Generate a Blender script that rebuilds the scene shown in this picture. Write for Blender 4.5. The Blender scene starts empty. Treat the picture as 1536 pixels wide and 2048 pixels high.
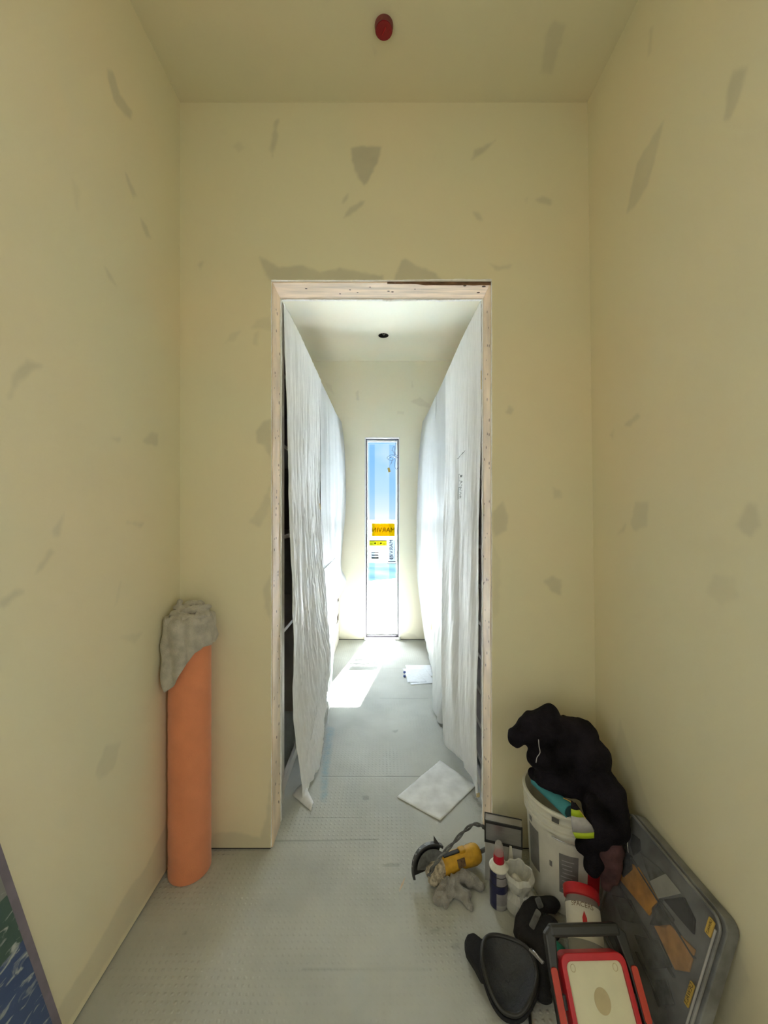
import bpy, bmesh, math, random
import numpy as np
from mathutils import Vector, Matrix, noise
random.seed(7)
PI = math.pi
sc = bpy.context.scene
COL = sc.collection

# ------------------------------------------------------------------ camera
F, CX, HY, CH = 770.0, 765.0, 1030.0, 1.4      # focal (px), vanishing point, eye height (m)
cam_d = bpy.data.cameras.new('camera'); cam = bpy.data.objects.new('camera', cam_d); COL.objects.link(cam)
cam.location = (0, 0, CH); cam.rotation_euler = (PI/2, 0, 0)
cam_d.sensor_fit = 'VERTICAL'; cam_d.sensor_height = 24.0; cam_d.lens = F/2048*24.0
cam_d.shift_x = (768-CX)/2048.0; cam_d.shift_y = (HY-1024)/2048.0
cam_d.clip_start = 0.02; cam_d.clip_end = 500
sc.camera = cam

# ------------------------------------------------------------------ view / cycles quality
sc.view_settings.view_transform = 'Standard'; sc.view_settings.look = 'None'
sc.view_settings.exposure = 1.15; sc.view_settings.gamma = 1.0; sc.view_settings.use_curve_mapping = False
cy = sc.cycles
cy.use_denoising = True; cy.max_bounces = 14; cy.diffuse_bounces = 8; cy.glossy_bounces = 4
cy.transmission_bounces = 6; cy.transparent_max_bounces = 16; cy.sample_clamp_indirect = 30.0
cy.caustics_reflective = False; cy.caustics_refractive = False

# ------------------------------------------------------------------ sky
world = bpy.data.worlds.new('sky'); sc.world = world; world.use_nodes = True
wn, wl = world.node_tree.nodes, world.node_tree.links; wn.clear()
tc = wn.new('ShaderNodeTexCoord'); sp = wn.new('ShaderNodeSeparateXYZ'); wl.new(tc.outputs['Generated'], sp.inputs[0])
rp = wn.new('ShaderNodeValToRGB'); wl.new(sp.outputs['Z'], rp.inputs[0])
cr = rp.color_ramp
cr.elements[0].position = 0.0; cr.elements[0].color = (0.92, 0.97, 1.0, 1)
cr.elements[1].position = 1.0; cr.elements[1].color = (0.5, 0.8, 1, 1)
for p, c in ((0.012, (.78, .92, 1.0)), (0.06, (.55, .79, 1.0)), (0.14, (.42, .70, .98)), (0.24, (.45, .75, 1.0)), (0.36, (1, 1, 1)), (0.6, (1, 1, 1))):
    e = cr.elements.new(p); e.color = (*c, 1)
cnz = wn.new('ShaderNodeTexNoise'); cnz.inputs['Scale'].default_value = 7; cnz.inputs['Detail'].default_value = 5
wl.new(tc.outputs['Generated'], cnz.inputs['Vector'])
cmr = wn.new('ShaderNodeMapRange'); cmr.inputs[1].default_value = .5; cmr.inputs[2].default_value = .75; cmr.inputs[4].default_value = .6
wl.new(cnz.outputs['Fac'], cmr.inputs[0])
cmx = wn.new('ShaderNodeMixRGB'); cmx.inputs[2].default_value = (1, 1, 1, 1)
wl.new(cmr.outputs[0], cmx.inputs[0]); wl.new(rp.outputs[0], cmx.inputs[1])
bg = wn.new('ShaderNodeBackground')
# sky strength raised above the window view, added light for the inner room
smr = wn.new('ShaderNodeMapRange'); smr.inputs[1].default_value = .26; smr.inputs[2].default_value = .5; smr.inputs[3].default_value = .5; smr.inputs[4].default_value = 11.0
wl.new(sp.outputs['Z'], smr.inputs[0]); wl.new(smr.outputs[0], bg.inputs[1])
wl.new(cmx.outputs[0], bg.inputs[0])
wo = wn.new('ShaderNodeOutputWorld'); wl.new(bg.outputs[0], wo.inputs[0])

# ------------------------------------------------------------------ sun (from beyond the slim window, high, from the right)
SUN_DIR = Vector((-0.34, -1.60, -2.25)).normalized()
sd = bpy.data.lights.new('sun', 'SUN'); sun = bpy.data.objects.new('sun', sd); COL.objects.link(sun)
sd.energy = 72.0; sd.color = (1.0, 0.97, 0.90); sd.angle = math.radians(0.6)
sun.rotation_euler = SUN_DIR.to_track_quat('-Z', 'Y').to_euler(); sun.location = (1.5, 12, 12)

# added fill lamps against the side walls behind the camera, no openings there
ad = bpy.data.lights.new('near_fill_right', 'AREA'); al = bpy.data.objects.new('near_fill_right', ad); COL.objects.link(al)
ad.shape = 'RECTANGLE'; ad.size = .8; ad.size_y = 1.8; ad.energy = 6.2; ad.color = (.94, .98, 1.0)
al.location = (.86, -.55, 1.45); al.rotation_euler = (PI/2, 0, PI/2)
ad2 = bpy.data.lights.new('near_fill_left', 'AREA'); al2 = bpy.data.objects.new('near_fill_left', ad2); COL.objects.link(al2)
ad2.shape = 'RECTANGLE'; ad2.size = .8; ad2.size_y = 1.8; ad2.energy = 5.3; ad2.color = (.94, .98, 1.0)
al2.location = (-.83, -.55, 1.45); al2.rotation_euler = (PI/2, 0, -PI/2)

# portal in the slim window so the sky is sampled through it
pd = bpy.data.lights.new('window_portal', 'AREA'); po = bpy.data.objects.new('window_portal', pd); COL.objects.link(po)
pd.shape = 'RECTANGLE'; pd.size = .36; pd.size_y = 2.22; pd.cycles.is_portal = True
po.location = (0, 4.42, 1.14); po.rotation_euler = (-PI/2, 0, 0)

# ------------------------------------------------------------------ helpers
def X(px, y): return (px-CX)*y/F
def Z(py, y): return CH-(py-HY)*y/F
def W(px, py, y): return Vector((X(px, y), y, Z(py, y)))
def FL(px, py, z=0.0):
    y = F*(CH-z)/(py-HY); return Vector((X(px, y), y, z))

def tag(o, label=None, cat=None, group=None, kind=None):
    if label: o['label'] = label
    if cat: o['category'] = cat
    if group: o['group'] = group
    if kind: o['kind'] = kind
    return o
def empty(name, loc=(0, 0, 0), **k):
    o = bpy.data.objects.new(name, None); o.empty_display_size = .05; COL.objects.link(o); o.location = loc
    tag(o, **k); return o

class MB:
    def __init__(s): s.v = []; s.f = []; s.m = []
    def add(s, vs, fs, mi=0):
        b = len(s.v); s.v += [tuple(v) for v in vs]; s.f += [tuple(i+b for i in f) for f in fs]
        s.m += [mi]*len(fs) if isinstance(mi, int) else list(mi); return s
    def box(s, x0, x1, y0, y1, z0, z1, mi=0, M=None):
        vs = [Vector((x, y, z)) for x in (x0, x1) for y in (y0, y1) for z in (z0, z1)]
        if M is not None: vs = [M @ v for v in vs]
        return s.add(vs, [(0, 1, 3, 2), (4, 6, 7, 5), (0, 4, 5, 1), (2, 3, 7, 6), (0, 2, 6, 4), (1, 5, 7, 3)], mi)
    def lathe(s, prof, n=48, M=None, mi=0, mf=None, closed=True):
        vs = []; fs = []; ms = []
        for r, z in prof:
            for k in range(n):
                a = 2*PI*k/n; v = Vector((r*math.cos(a), r*math.sin(a), z)); vs.append(M @ v if M is not None else v)
        for i in range(len(prof)-1):
            for k in range(n):
                fs.append((i*n+k, i*n+(k+1) % n, (i+1)*n+(k+1) % n, (i+1)*n+k)); ms.append(mf(i, k/n) if mf else mi)
        return s.add(vs, fs, ms)
    def tube(s, pts, r, n=10, mi=0, cap=True):
        pts = [Vector(p) for p in pts]; vs = []; fs = []
        up = Vector((0, 0, 1)); N = None
        for i, p in enumerate(pts):
            t = (pts[min(i+1, len(pts)-1)]-pts[max(i-1, 0)]).normalized()
            if N is None:
                N = t.cross(up); N = N.normalized() if N.length > 1e-3 else Vector((1, 0, 0))
            N = (N-t*N.dot(t)).normalized(); B = t.cross(N)
            rr = r[i] if isinstance(r, (list, tuple)) else r
            for k in range(n):
                a = 2*PI*k/n; vs.append(p+(N*math.cos(a)+B*math.sin(a))*rr)
        for i in range(len(pts)-1):
            for k in range(n): fs.append((i*n+k, i*n+(k+1) % n, (i+1)*n+(k+1) % n, (i+1)*n+k))
        if cap: fs.append(tuple(range(n))[::-1]); fs.append(tuple(range((len(pts)-1)*n, len(pts)*n)))
        return s.add(vs, fs, mi)
    def prism(s, poly, t, M, mi=0):          # poly in local xy, extruded 0..t in local z
        n = len(poly)
        vs = [M @ Vector((x, y, 0)) for x, y in poly]+[M @ Vector((x, y, t)) for x, y in poly]
        return s.add(vs, [tuple(range(n))[::-1], tuple(range(n, 2*n))]+[(i, (i+1) % n, n+(i+1) % n, n+i) for i in range(n)], mi)
    def build(s, name, mats, parent=None, smooth=False, bevel=0, sub=0, solid=0, weld=False):
        me = bpy.data.meshes.new(name); me.from_pydata(s.v, [], s.f); me.update()
        for m in (mats if isinstance(mats, (list, tuple)) else [mats]): me.materials.append(m)
        me.polygons.foreach_set('material_index', s.m)
        bm = bmesh.new(); bm.from_mesh(me)
        if weld: bmesh.ops.remove_doubles(bm, verts=bm.verts, dist=1e-5)
        bmesh.ops.recalc_face_normals(bm, faces=bm.faces); bm.to_mesh(me); bm.free()
        if smooth:
            me.polygons.foreach_set('use_smooth', [True]*len(me.polygons))
            try: me.set_sharp_from_angle(angle=math.radians(40))
            except Exception: pass
        o = bpy.data.objects.new(name, me); COL.objects.link(o)
        if parent is not None:
            o.parent = parent; o.matrix_parent_inverse = Matrix.Translation(-Vector(parent.location)) if parent.type == 'EMPTY' else Matrix.Identity(4)
            if parent.type != 'EMPTY': o.matrix_parent_inverse = PINV.get(parent.name, Matrix.Identity(4))
        if solid:
            m = o.modifiers.new('thickness', 'SOLIDIFY'); m.thickness = solid; m.offset = 0
        if bevel:
            m = o.modifiers.new('bevel', 'BEVEL'); m.width = bevel; m.segments = 2; m.limit_method = 'ANGLE'
        if sub:
            m = o.modifiers.new('sub', 'SUBSURF'); m.levels = sub; m.render_levels = sub
        return o
def blob(caps, voxel=.006, amp=.006, freq=14, seed=0, zmin=None, squash=None, smooth_it=4):
    """caps: (p0, p1, r0, r1)"""
    bm = bmesh.new()
    for p0, p1, r0, r1 in caps:
        p0, p1 = Vector(p0), Vector(p1); n = max(1, int((p1-p0).length/(min(r0, r1)*.35)))
        for k in range(n+1):
            t = k/n; r = r0+(r1-r0)*t
            bmesh.ops.create_icosphere(bm, subdivisions=2, radius=r, matrix=Matrix.Translation(p0.lerp(p1, t)))
    me = bpy.data.meshes.new('tmp'); bm.to_mesh(me); bm.free(); ob = bpy.data.objects.new('tmp', me); COL.objects.link(ob)
    md = ob.modifiers.new('r', 'REMESH'); md.mode = 'VOXEL'; md.voxel_size = voxel
    ms = ob.modifiers.new('s', 'SMOOTH'); ms.iterations = smooth_it; ms.factor = .6
    dg = bpy.context.evaluated_depsgraph_get(); ev = ob.evaluated_get(dg); m2 = ev.to_mesh()
    vs = [v.co.copy() for v in m2.vertices]; ns = [v.normal.copy() for v in m2.vertices]; fs = [tuple(p.vertices) for p in m2.polygons]
    ev.to_mesh_clear(); bpy.data.objects.remove(ob); bpy.data.meshes.remove(me)
    out = []
    for p, nn in zip(vs, ns):
        q = p*freq+Vector((seed, seed*.7, 0)); w = Vector((noise.noise(q*.6), noise.noise(q*.6+Vector((9, 1, 4))), 0))
        ridge = 1-abs(noise.noise(q+w*1.3))*2.2
        p = p+nn*(amp*(ridge-.5)+amp*.35*noise.noise(q*3.1))
        if squash: p = Vector((p.x, p.y, squash(p)))
        if zmin is not None: p.z = max(p.z, zmin)
        out.append(p)
    return MB().add(out, fs)
PINV = {}
def rrect(x0, x1, y0, y1, r, n=5):
    out = []
    for cx, cy_, a0 in ((x1-r, y1-r, 0), (x0+r, y1-r, PI/2), (x0+r, y0+r, PI), (x1-r, y0+r, 3*PI/2)):
        for k in range(n+1):
            a = a0+k*PI/2/n; out.append((cx+r*math.cos(a), cy_+r*math.sin(a)))
    return out
def frame_from(o, ex, ey, ez):
    M = Matrix.Identity(4)
    for i, e in enumerate((ex, ey, ez)):
        e = Vector(e).normalized()
        for k in range(3): M[k][i] = e[k]
    for k in range(3): M[k][3] = o[k]
    return M
def spline(pts, n):
    pts = [Vector(p) for p in pts]; P = [pts[0]*2-pts[1]]+pts+[pts[-1]*2-pts[-2]]; out = []
    for i in range(1, len(P)-2):
        for k in range(n):
            t = k/n; a, b, c, d = P[i-1:i+3]
            out.append(.5*((2*b)+(c-a)*t+(2*a-5*b+4*c-d)*t*t+(3*b-a-3*c+d)*t**3))
    out.append(pts[-1]); return out

# ------------------------------------------------------------------ materials
def nt(name):
    m = bpy.data.materials.new(name); m.use_nodes = True; t = m.node_tree; t.nodes.clear()
    o = t.nodes.new('ShaderNodeOutputMaterial'); return m, t, o
def N(t, typ, **kw):
    n = t.nodes.new(typ)
    for k, v in kw.items():
        if k.startswith('i_'):
            key = k[2:]; key = int(key) if key.isdigit() else key.replace('_', ' ')
            n.inputs[key].default_value = v
        else: setattr(n, k, v)
    return n
def mat(name, col, rough=.6, metal=0, var=.06, vscale=20, bump=.0, bscale=80, transl=0, alpha=1, spec=.5, coat=0, sheen=0, stretch=None, detail=4):
    m, t, o = nt(name)
    b = N(t, 'ShaderNodeBsdfPrincipled', i_Roughness=rough, i_Metallic=metal)
    b.inputs['Specular IOR Level'].default_value = spec; b.inputs['Coat Weight'].default_value = coat
    b.inputs['Sheen Weight'].default_value = sheen
    tcn = N(t, 'ShaderNodeTexCoord'); mp = N(t, 'ShaderNodeMapping')
    if stretch: mp.inputs['Scale'].default_value = stretch
    t.links.new(tcn.outputs['Object'], mp.inputs[0])
    nz = N(t, 'ShaderNodeTexNoise', i_Scale=vscale, i_Detail=detail); t.links.new(mp.outputs[0], nz.inputs['Vector'])
    rp = N(t, 'ShaderNodeValToRGB'); c = np.array(col[:3])
    rp.color_ramp.elements[0].position = .3; rp.color_ramp.elements[1].position = .7
    rp.color_ramp.elements[0].color = (*np.clip(c*(1-var*1.5), 0, 1), 1); rp.color_ramp.elements[1].color = (*np.clip(c*(1+var), 0, 1), 1)
    t.links.new(nz.outputs['Fac'], rp.inputs[0]); t.links.new(rp.outputs[0], b.inputs['Base Color'])
    if bump:
        nb = N(t, 'ShaderNodeTexNoise', i_Scale=bscale, i_Detail=3); t.links.new(mp.outputs[0], nb.inputs['Vector'])
        bp = N(t, 'ShaderNodeBump', i_Strength=bump, i_Distance=.003); t.links.new(nb.outputs['Fac'], bp.inputs['Height'])
        t.links.new(bp.outputs[0], b.inputs['Normal'])
    last = b
    if transl:
        tr = N(t, 'ShaderNodeBsdfTranslucent'); t.links.new(rp.outputs[0], tr.inputs[0])
        mx = N(t, 'ShaderNodeMixShader'); mx.inputs[0].default_value = transl
        t.links.new(b.outputs[0], mx.inputs[1]); t.links.new(tr.outputs[0], mx.inputs[2]); last = mx
    if alpha < 1:
        tp = N(t, 'ShaderNodeBsdfTransparent'); mx = N(t, 'ShaderNodeMixShader'); mx.inputs[0].default_value = alpha
        t.links.new(tp.outputs[0], mx.inputs[1]); t.links.new(last.outputs[0], mx.inputs[2]); last = mx
    t.links.new(last.outputs[0], o.inputs[0]); return m

def wall_mat(name, base, patch, gap=(.05, .045, .04)):
    """skim coated drywall: attribute 'patch' carries the joint compound spots"""
    m, t, o = nt(name)
    b = N(t, 'ShaderNodeBsdfPrincipled', i_Roughness=.75); b.inputs['Specular IOR Level'].default_value = .25
    at = N(t, 'ShaderNodeAttribute', attribute_name='patch'); tcn = N(t, 'ShaderNodeTexCoord')
    n1 = N(t, 'ShaderNodeTexNoise', i_Scale=1.7, i_Detail=3); t.links.new(tcn.outputs['Object'], n1.inputs['Vector'])
    r1 = N(t, 'ShaderNodeValToRGB'); e = r1.color_ramp.elements; c = np.array(base)
    e[0].position = .35; e[0].color = (*(c*np.array((.97, 1.0, 1.0))), 1); e[1].position = .65; e[1].color = (*(c*np.array((1.02, .985, .96))), 1)
    t.links.new(n1.outputs['Fac'], r1.inputs[0])
    n2 = N(t, 'ShaderNodeTexNoise', i_Scale=14, i_Detail=5); t.links.new(tcn.outputs['Object'], n2.inputs['Vector'])
    mr = N(t, 'ShaderNodeMapRange'); mr.inputs[1].default_value = .3; mr.inputs[2].default_value = .7; mr.inputs[3].default_value = .75; mr.inputs[4].default_value = 1.0
    t.links.new(n2.outputs['Fac'], mr.inputs[0])
    mu = N(t, 'ShaderNodeMath', operation='MULTIPLY'); t.links.new(at.outputs['Fac'], mu.inputs[0]); t.links.new(mr.outputs[0], mu.inputs[1])
    mx = N(t, 'ShaderNodeMixRGB'); mx.inputs[2].default_value = (*patch, 1)
    t.links.new(mu.outputs[0], mx.inputs[0]); t.links.new(r1.outputs[0], mx.inputs[1])
    t.links.new(mx.outputs[0], b.inputs['Base Color'])
    nb = N(t, 'ShaderNodeTexNoise', i_Scale=160, i_Detail=3); t.links.new(tcn.outputs['Object'], nb.inputs['Vector'])
    bp = N(t, 'ShaderNodeBump', i_Strength=.12, i_Distance=.002); t.links.new(nb.outputs['Fac'], bp.inputs['Height'])
    t.links.new(bp.outputs[0], b.inputs['Normal'])
    t.links.new(b.outputs[0], o.inputs[0]); return m

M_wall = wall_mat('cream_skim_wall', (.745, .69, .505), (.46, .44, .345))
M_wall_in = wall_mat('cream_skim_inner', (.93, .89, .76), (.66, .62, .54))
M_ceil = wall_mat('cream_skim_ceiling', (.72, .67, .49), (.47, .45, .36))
M_gypsum = mat('gypsum_edge', (.93, .92, .89), .9, var=.05, vscale=60, bump=.2, bscale=200)
M_gap = mat('dark_gap', (.03, .027, .024), .9)
M_wood = mat('pine_stud', (.80, .64, .47), .7, var=.16, vscale=9, stretch=(6, 1, .6), bump=.25, bscale=60)
M_woodh = mat('pine_header', (.86, .69, .54), .7, var=.16, vscale=9, stretch=(.6, 6, 6), bump=.25, bscale=60)
M_wooddark = mat('rough_dark_wood', (.20, .11, .06), .9, var=.4, vscale=18, stretch=(1, 5, 5), bump=.8, bscale=90)
M_nail = mat('nail_hole', (.06, .035, .02), .8)
M_melamine = mat('taupe_melamine', (.33, .29, .26), .5, var=.05)
M_melamine_edge = mat('light_edge_band', (.62, .58, .53), .5, var=.04)
M_drawer = mat('off_white_drawer', (.78, .75, .71), .4, var=.03)
M_frame = mat('dark_bronze_window_frame', (.035, .032, .055), .5, var=.05)
M_white = mat('white_paint', (.85, .85, .84), .5, var=.03)
M_crinkle = mat('crinkled_white_plastic_sheet', (.93, .935, .945), .6, var=.04, vscale=40, stretch=(1.6, 1.6, .35), bump=.4, bscale=60, transl=.2)
M_sheet = mat('white_plastic_sheet', (.74, .755, .76), .5, var=.02, vscale=6, bump=.15, bscale=25, transl=.35)
M_tape = mat('yellow_masking_tape', (.80, .66, .34), .7, var=.08, transl=.2)
M_ink = mat('grey_print_ink', (.16, .18, .18), .7)
M_orange = mat('orange_membrane_fleece', (.76, .27, .13), .9, var=.04, vscale=14, bump=.5, bscale=350, sheen=.3)
M_towel = mat('grey_terry_towel', (.47, .44, .38), .95, var=.14, vscale=30, bump=1.0, bscale=260, sheen=.3)
M_rag = mat('grey_rag', (.33, .32, .30), .95, var=.16, vscale=40, bump=1.0, bscale=300, sheen=.2)
M_black = mat('black_fleece', (.013, .011, .016), .95, var=.65, vscale=9, bump=1.0, bscale=320, sheen=.0, spec=.15)
M_blkrub = mat('black_rubber', (.016, .018, .021), .5, var=.2, bump=.4, bscale=250)
M_cupfoam = mat('dimpled_grey_black_foam', (.040, .044, .052), .6, var=.35, vscale=9, bump=1.0, bscale=190)
M_blkfab = mat('black_neoprene', (.012, .012, .015), .85, var=.2, bump=.6, bscale=300)
M_blkplast = mat('black_plastic', (.022, .022, .022), .42, var=.1)
M_pail = mat('white_pail_plastic', (.70, .69, .62), .42, var=.07, vscale=14)
M_paillab = mat('grey_pail_label', (.20, .20, .20), .5, var=.12, vscale=30)
M_lime = mat('lime_hi_vis', (.42, .56, .02), .5, var=.05)
M_silver = mat('silver_reflective_tape', (.42, .41, .43), .35, var=.08, vscale=80)
M_teal = mat('teal_foam', (.07, .33, .38), .8, var=.08, bump=.2)
M_tealdk = mat('dark_teal', (.02, .07, .09), .8)
M_yel = mat('dewalt_yellow', (.66, .37, .03), .5, var=.12, vscale=50)
M_dust = mat('dusty_cast_metal', (.50, .44, .34), .8, metal=.1, var=.35, vscale=90, bump=.5, bscale=200)
M_brown = mat('worn_brown_label', (.16, .10, .05), .6, var=.35, vscale=120)
M_steel = mat('brushed_steel', (.46, .46, .47), .28, metal=.85, var=.08, stretch=(1, 1, 20))
M_greybox = mat('pale_grey_plastic', (.42, .42, .42), .4, var=.06)
M_clearred = mat('red_translucent_cap', (.55, .015, .04), .3, transl=.2)
M_cloudy = mat('cloudy_plastic', (.62, .62, .60), .25, alpha=.45, transl=.3)
M_cloudbag = mat('translucent_white_plastic', (.88, .88, .84), .3, var=.05, alpha=.82, transl=.35, bump=.2, bscale=40)
M_navy = mat('navy_can_label', (.02, .022, .08), .35, var=.05)
M_cangrey = mat('grey_can_label', (.30, .29, .31), .35, var=.1, vscale=60)
M_cream = mat('cream_lamp_diffuser', (.66, .64, .47), .45, var=.03)
M_tan = mat('tan_oval', (.50, .42, .25), .5, var=.08)
M_red = mat('red_plastic', (.50, .012, .022), .4, var=.08)
M_redor = mat('orange_red_rubber', (.50, .05, .03), .5, var=.08)
M_maroon = mat('maroon_lining', (.10, .045, .050), .9, var=.3, bump=.4)
M_capred = mat('dark_red_cap', (.26, .004, .014), .4, var=.1, vscale=120)
M_capedge = mat('dusty_red_edge', (.22, .05, .05), .6, var=.2)
M_paper = mat('dusty_white_paper', (.84, .855, .86), .8, var=.10, vscale=14, transl=.15, detail=8)
M_paper2 = mat('white_paper', (.80, .84, .90), .8, var=.04, vscale=40)
M_blue = mat('blue_plastic', (.08, .13, .4), .4)
M_green = mat('green_cloth', (.01, .16, .11), .8, var=.2)
M_case = mat('cloudy_grey_case', (.23, .235, .245), .35, var=.35, vscale=12, bump=.2, bscale=40, detail=7)
M_caselid = mat('scuffed_clear_lid', (.30, .31, .33), .3, var=.25, vscale=10, alpha=.16)
M_bino = mat('orange_yellow_bin', (.78, .36, .04), .5, var=.2, vscale=30)
M_bino2 = mat('amber_bin', (.62, .33, .12), .5, var=.2, vscale=30)
M_bind = mat('dark_bin_contents', (.025, .025, .03), .6, var=.6, vscale=60)
M_bing = mat('grey_bin_contents', (.12, .125, .125), .6, var=.4, vscale=40)
M_tagy = mat('yellow_tag', (.55, .38, .09), .5, var=.1)
M_label = mat('jar_label_white', (.66, .64, .58), .5, var=.05)
M_beige = mat('beige_grains', (.42, .39, .30), .8, var=.25, vscale=200, bump=.5, bscale=300)
M_terrace = mat('white_terrace', (.85, .87, .90), .8, var=.04, vscale=.5)
M_haze = mat('blue_valley_ground', (.017, .026, .030), .95, var=.25, vscale=.3, spec=0)
M_wire = mat('white_wire', (.07, .095, .17), .5)
M_tin = mat('dark_tin', (.05, .045, .04), .7)

# floor: grey thinset over dimpled membrane
def floor_mat():
    m, t, o = nt('grey_thinset_floor')
    b = N(t, 'ShaderNodeBsdfPrincipled', i_Roughness=.62); b.inputs['Specular IOR Level'].default_value = .45
    tcn = N(t, 'ShaderNodeTexCoord'); P = tcn.outputs['Object']
    n1 = N(t, 'ShaderNodeTexNoise', i_Scale=3.0, i_Detail=7); t.links.new(P, n1.inputs['Vector'])
    r1 = N(t, 'ShaderNodeValToRGB'); e = r1.color_ramp.elements
    e[0].position = .3; e[0].color = (.40, .415, .385, 1); e[1].position = .7; e[1].color = (.52, .535, .50, 1)
    t.links.new(n1.outputs['Fac'], r1.inputs[0])
    st = N(t, 'ShaderNodeAttribute', attribute_name='stain'); se = N(t, 'ShaderNodeAttribute', attribute_name='seam')
    nz = N(t, 'ShaderNodeTexNoise', i_Scale=30, i_Detail=5); t.links.new(P, nz.inputs['Vector'])
    mr = N(t, 'ShaderNodeMapRange'); mr.inputs[1].default_value = .2; mr.inputs[2].default_value = .8; t.links.new(nz.outputs['Fac'], mr.inputs[0])
    mu = N(t, 'ShaderNodeMath', operation='MULTIPLY'); t.links.new(st.outputs['Fac'], mu.inputs[0]); t.links.new(mr.outputs[0], mu.inputs[1])
    m1 = N(t, 'ShaderNodeMixRGB'); m1.inputs[2].default_value = (.16, .33, .45, 1); t.links.new(mu.outputs[0], m1.inputs[0]); t.links.new(r1.outputs[0], m1.inputs[1])
    mu2 = N(t, 'ShaderNodeMath', operation='MULTIPLY'); mu2.inputs[1].default_value = .6; t.links.new(se.outputs['Fac'], mu2.inputs[0])
    m2 = N(t, 'ShaderNodeMixRGB'); m2.inputs[2].default_value = (.10, .10, .10, 1); t.links.new(mu2.outputs[0], m2.inputs[0]); t.links.new(m1.outputs[0], m2.inputs[1])
    sx = N(t, 'ShaderNodeSeparateXYZ'); t.links.new(P, sx.inputs[0])
    def dots(ax, k):
        a = N(t, 'ShaderNodeMath', operation='MULTIPLY'); a.inputs[1].default_value = k; t.links.new(sx.outputs[ax], a.inputs[0])
        s = N(t, 'ShaderNodeMath', operation='SINE'); t.links.new(a.outputs[0], s.inputs[0]); q = N(t, 'ShaderNodeMath', operation='MAXIMUM'); q.inputs[1].default_value = 0; t.links.new(s.outputs[0], q.inputs[0]); return q
    pa = 2*PI/.020
    sA, sB = dots(0, pa), dots(1, pa)
    pr = N(t, 'ShaderNodeMath', operation='MULTIPLY'); t.links.new(sA.outputs[0], pr.inputs[0]); t.links.new(sB.outputs[0], pr.inputs[1])
    nm = N(t, 'ShaderNodeTexNoise', i_Scale=2.2, i_Detail=3); t.links.new(P, nm.inputs['Vector'])
    mm = N(t, 'ShaderNodeMapRange'); mm.inputs[1].default_value = .34; mm.inputs[2].default_value = .60; t.links.new(nm.outputs['Fac'], mm.inputs[0])
    ph = N(t, 'ShaderNodeMath', operation='MULTIPLY'); t.links.new(pr.outputs[0], ph.inputs[0]); t.links.new(mm.outputs[0], ph.inputs[1])
    nf = N(t, 'ShaderNodeTexNoise', i_Scale=60, i_Detail=6); t.links.new(P, nf.inputs['Vector'])
    ad_ = N(t, 'ShaderNodeMath', operation='MULTIPLY_ADD'); ad_.inputs[1].default_value = .8; t.links.new(nf.outputs['Fac'], ad_.inputs[0]); t.links.new(ph.outputs[0], ad_.inputs[2])
    sb = N(t, 'ShaderNodeMath', operation='MULTIPLY_ADD'); sb.inputs[1].default_value = -1.5; t.links.new(se.outputs['Fac'], sb.inputs[0]); t.links.new(ad_.outputs[0], sb.inputs[2])
    bp = N(t, 'ShaderNodeBump', i_Strength=.9, i_Distance=.0016); t.links.new(sb.outputs[0], bp.inputs['Height'])
    t.links.new(bp.outputs[0], b.inputs['Normal'])
    t.links.new(m2.outputs[0], b.inputs['Base Color']); t.links.new(b.outputs[0], o.inputs[0]); return m
M_floor = floor_mat()

def glass_mat():
    m, t, o = nt('window_glass')
    tp = N(t, 'ShaderNodeBsdfTransparent'); tp.inputs[0].default_value = (.97, .985, .99, 1)
    gl = N(t, 'ShaderNodeBsdfGlossy', i_Roughness=.02); fr = N(t, 'ShaderNodeFresnel'); fr.inputs[0].default_value = 1.2
    mx = N(t, 'ShaderNodeMixShader'); t.links.new(fr.outputs[0], mx.inputs[0]); t.links.new(tp.outputs[0], mx.inputs[1]); t.links.new(gl.outputs[0], mx.inputs[2])
    t.links.new(mx.outputs[0], o.inputs[0]); return m
M_glass = glass_mat()
def film_mat(name, c, rough=None):
    m, t, o = nt(name); tp = N(t, 'ShaderNodeBsdfTransparent'); tp.inputs[0].default_value = (*c, 1)
    t.links.new(tp.outputs[0], o.inputs[0]); return m
M_film = film_mat('tinted_film', (.80, .90, .99))
def sticker_mat(name, c, tl=.6):
    m, t, o = nt(name); d = N(t, 'ShaderNodeBsdfDiffuse'); d.inputs[0].default_value = (*c, 1); tr = N(t, 'ShaderNodeBsdfTranslucent'); tr.inputs[0].default_value = (*c, 1)
    mx = N(t, 'ShaderNodeMixShader'); mx.inputs[0].default_value = tl; t.links.new(d.outputs[0], mx.inputs[1]); t.links.new(tr.outputs[0], mx.inputs[2])
    t.links.new(mx.outputs[0], o.inputs[0]); return m
S_yel = sticker_mat('amber_sticker', (.065, .034, .0), .35); S_yel2 = sticker_mat('lemon_sticker', (.062, .056, .0015), .35)
S_yel3 = film_mat('amber_ring', (.93, .86, .6))
S_ink = sticker_mat('sticker_ink', (.02, .010, .002), .05); S_gry = sticker_mat('grey_sticker_print', (.025, .025, .03), .2)
S_red = sticker_mat('red_sticker', (.07, .02, .02), .3); S_grn = sticker_mat('green_sticker', (.015, .04, .03), .3); S_wht = sticker_mat('clear_white_sticker', (.075, .075, .078), .35)

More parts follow.
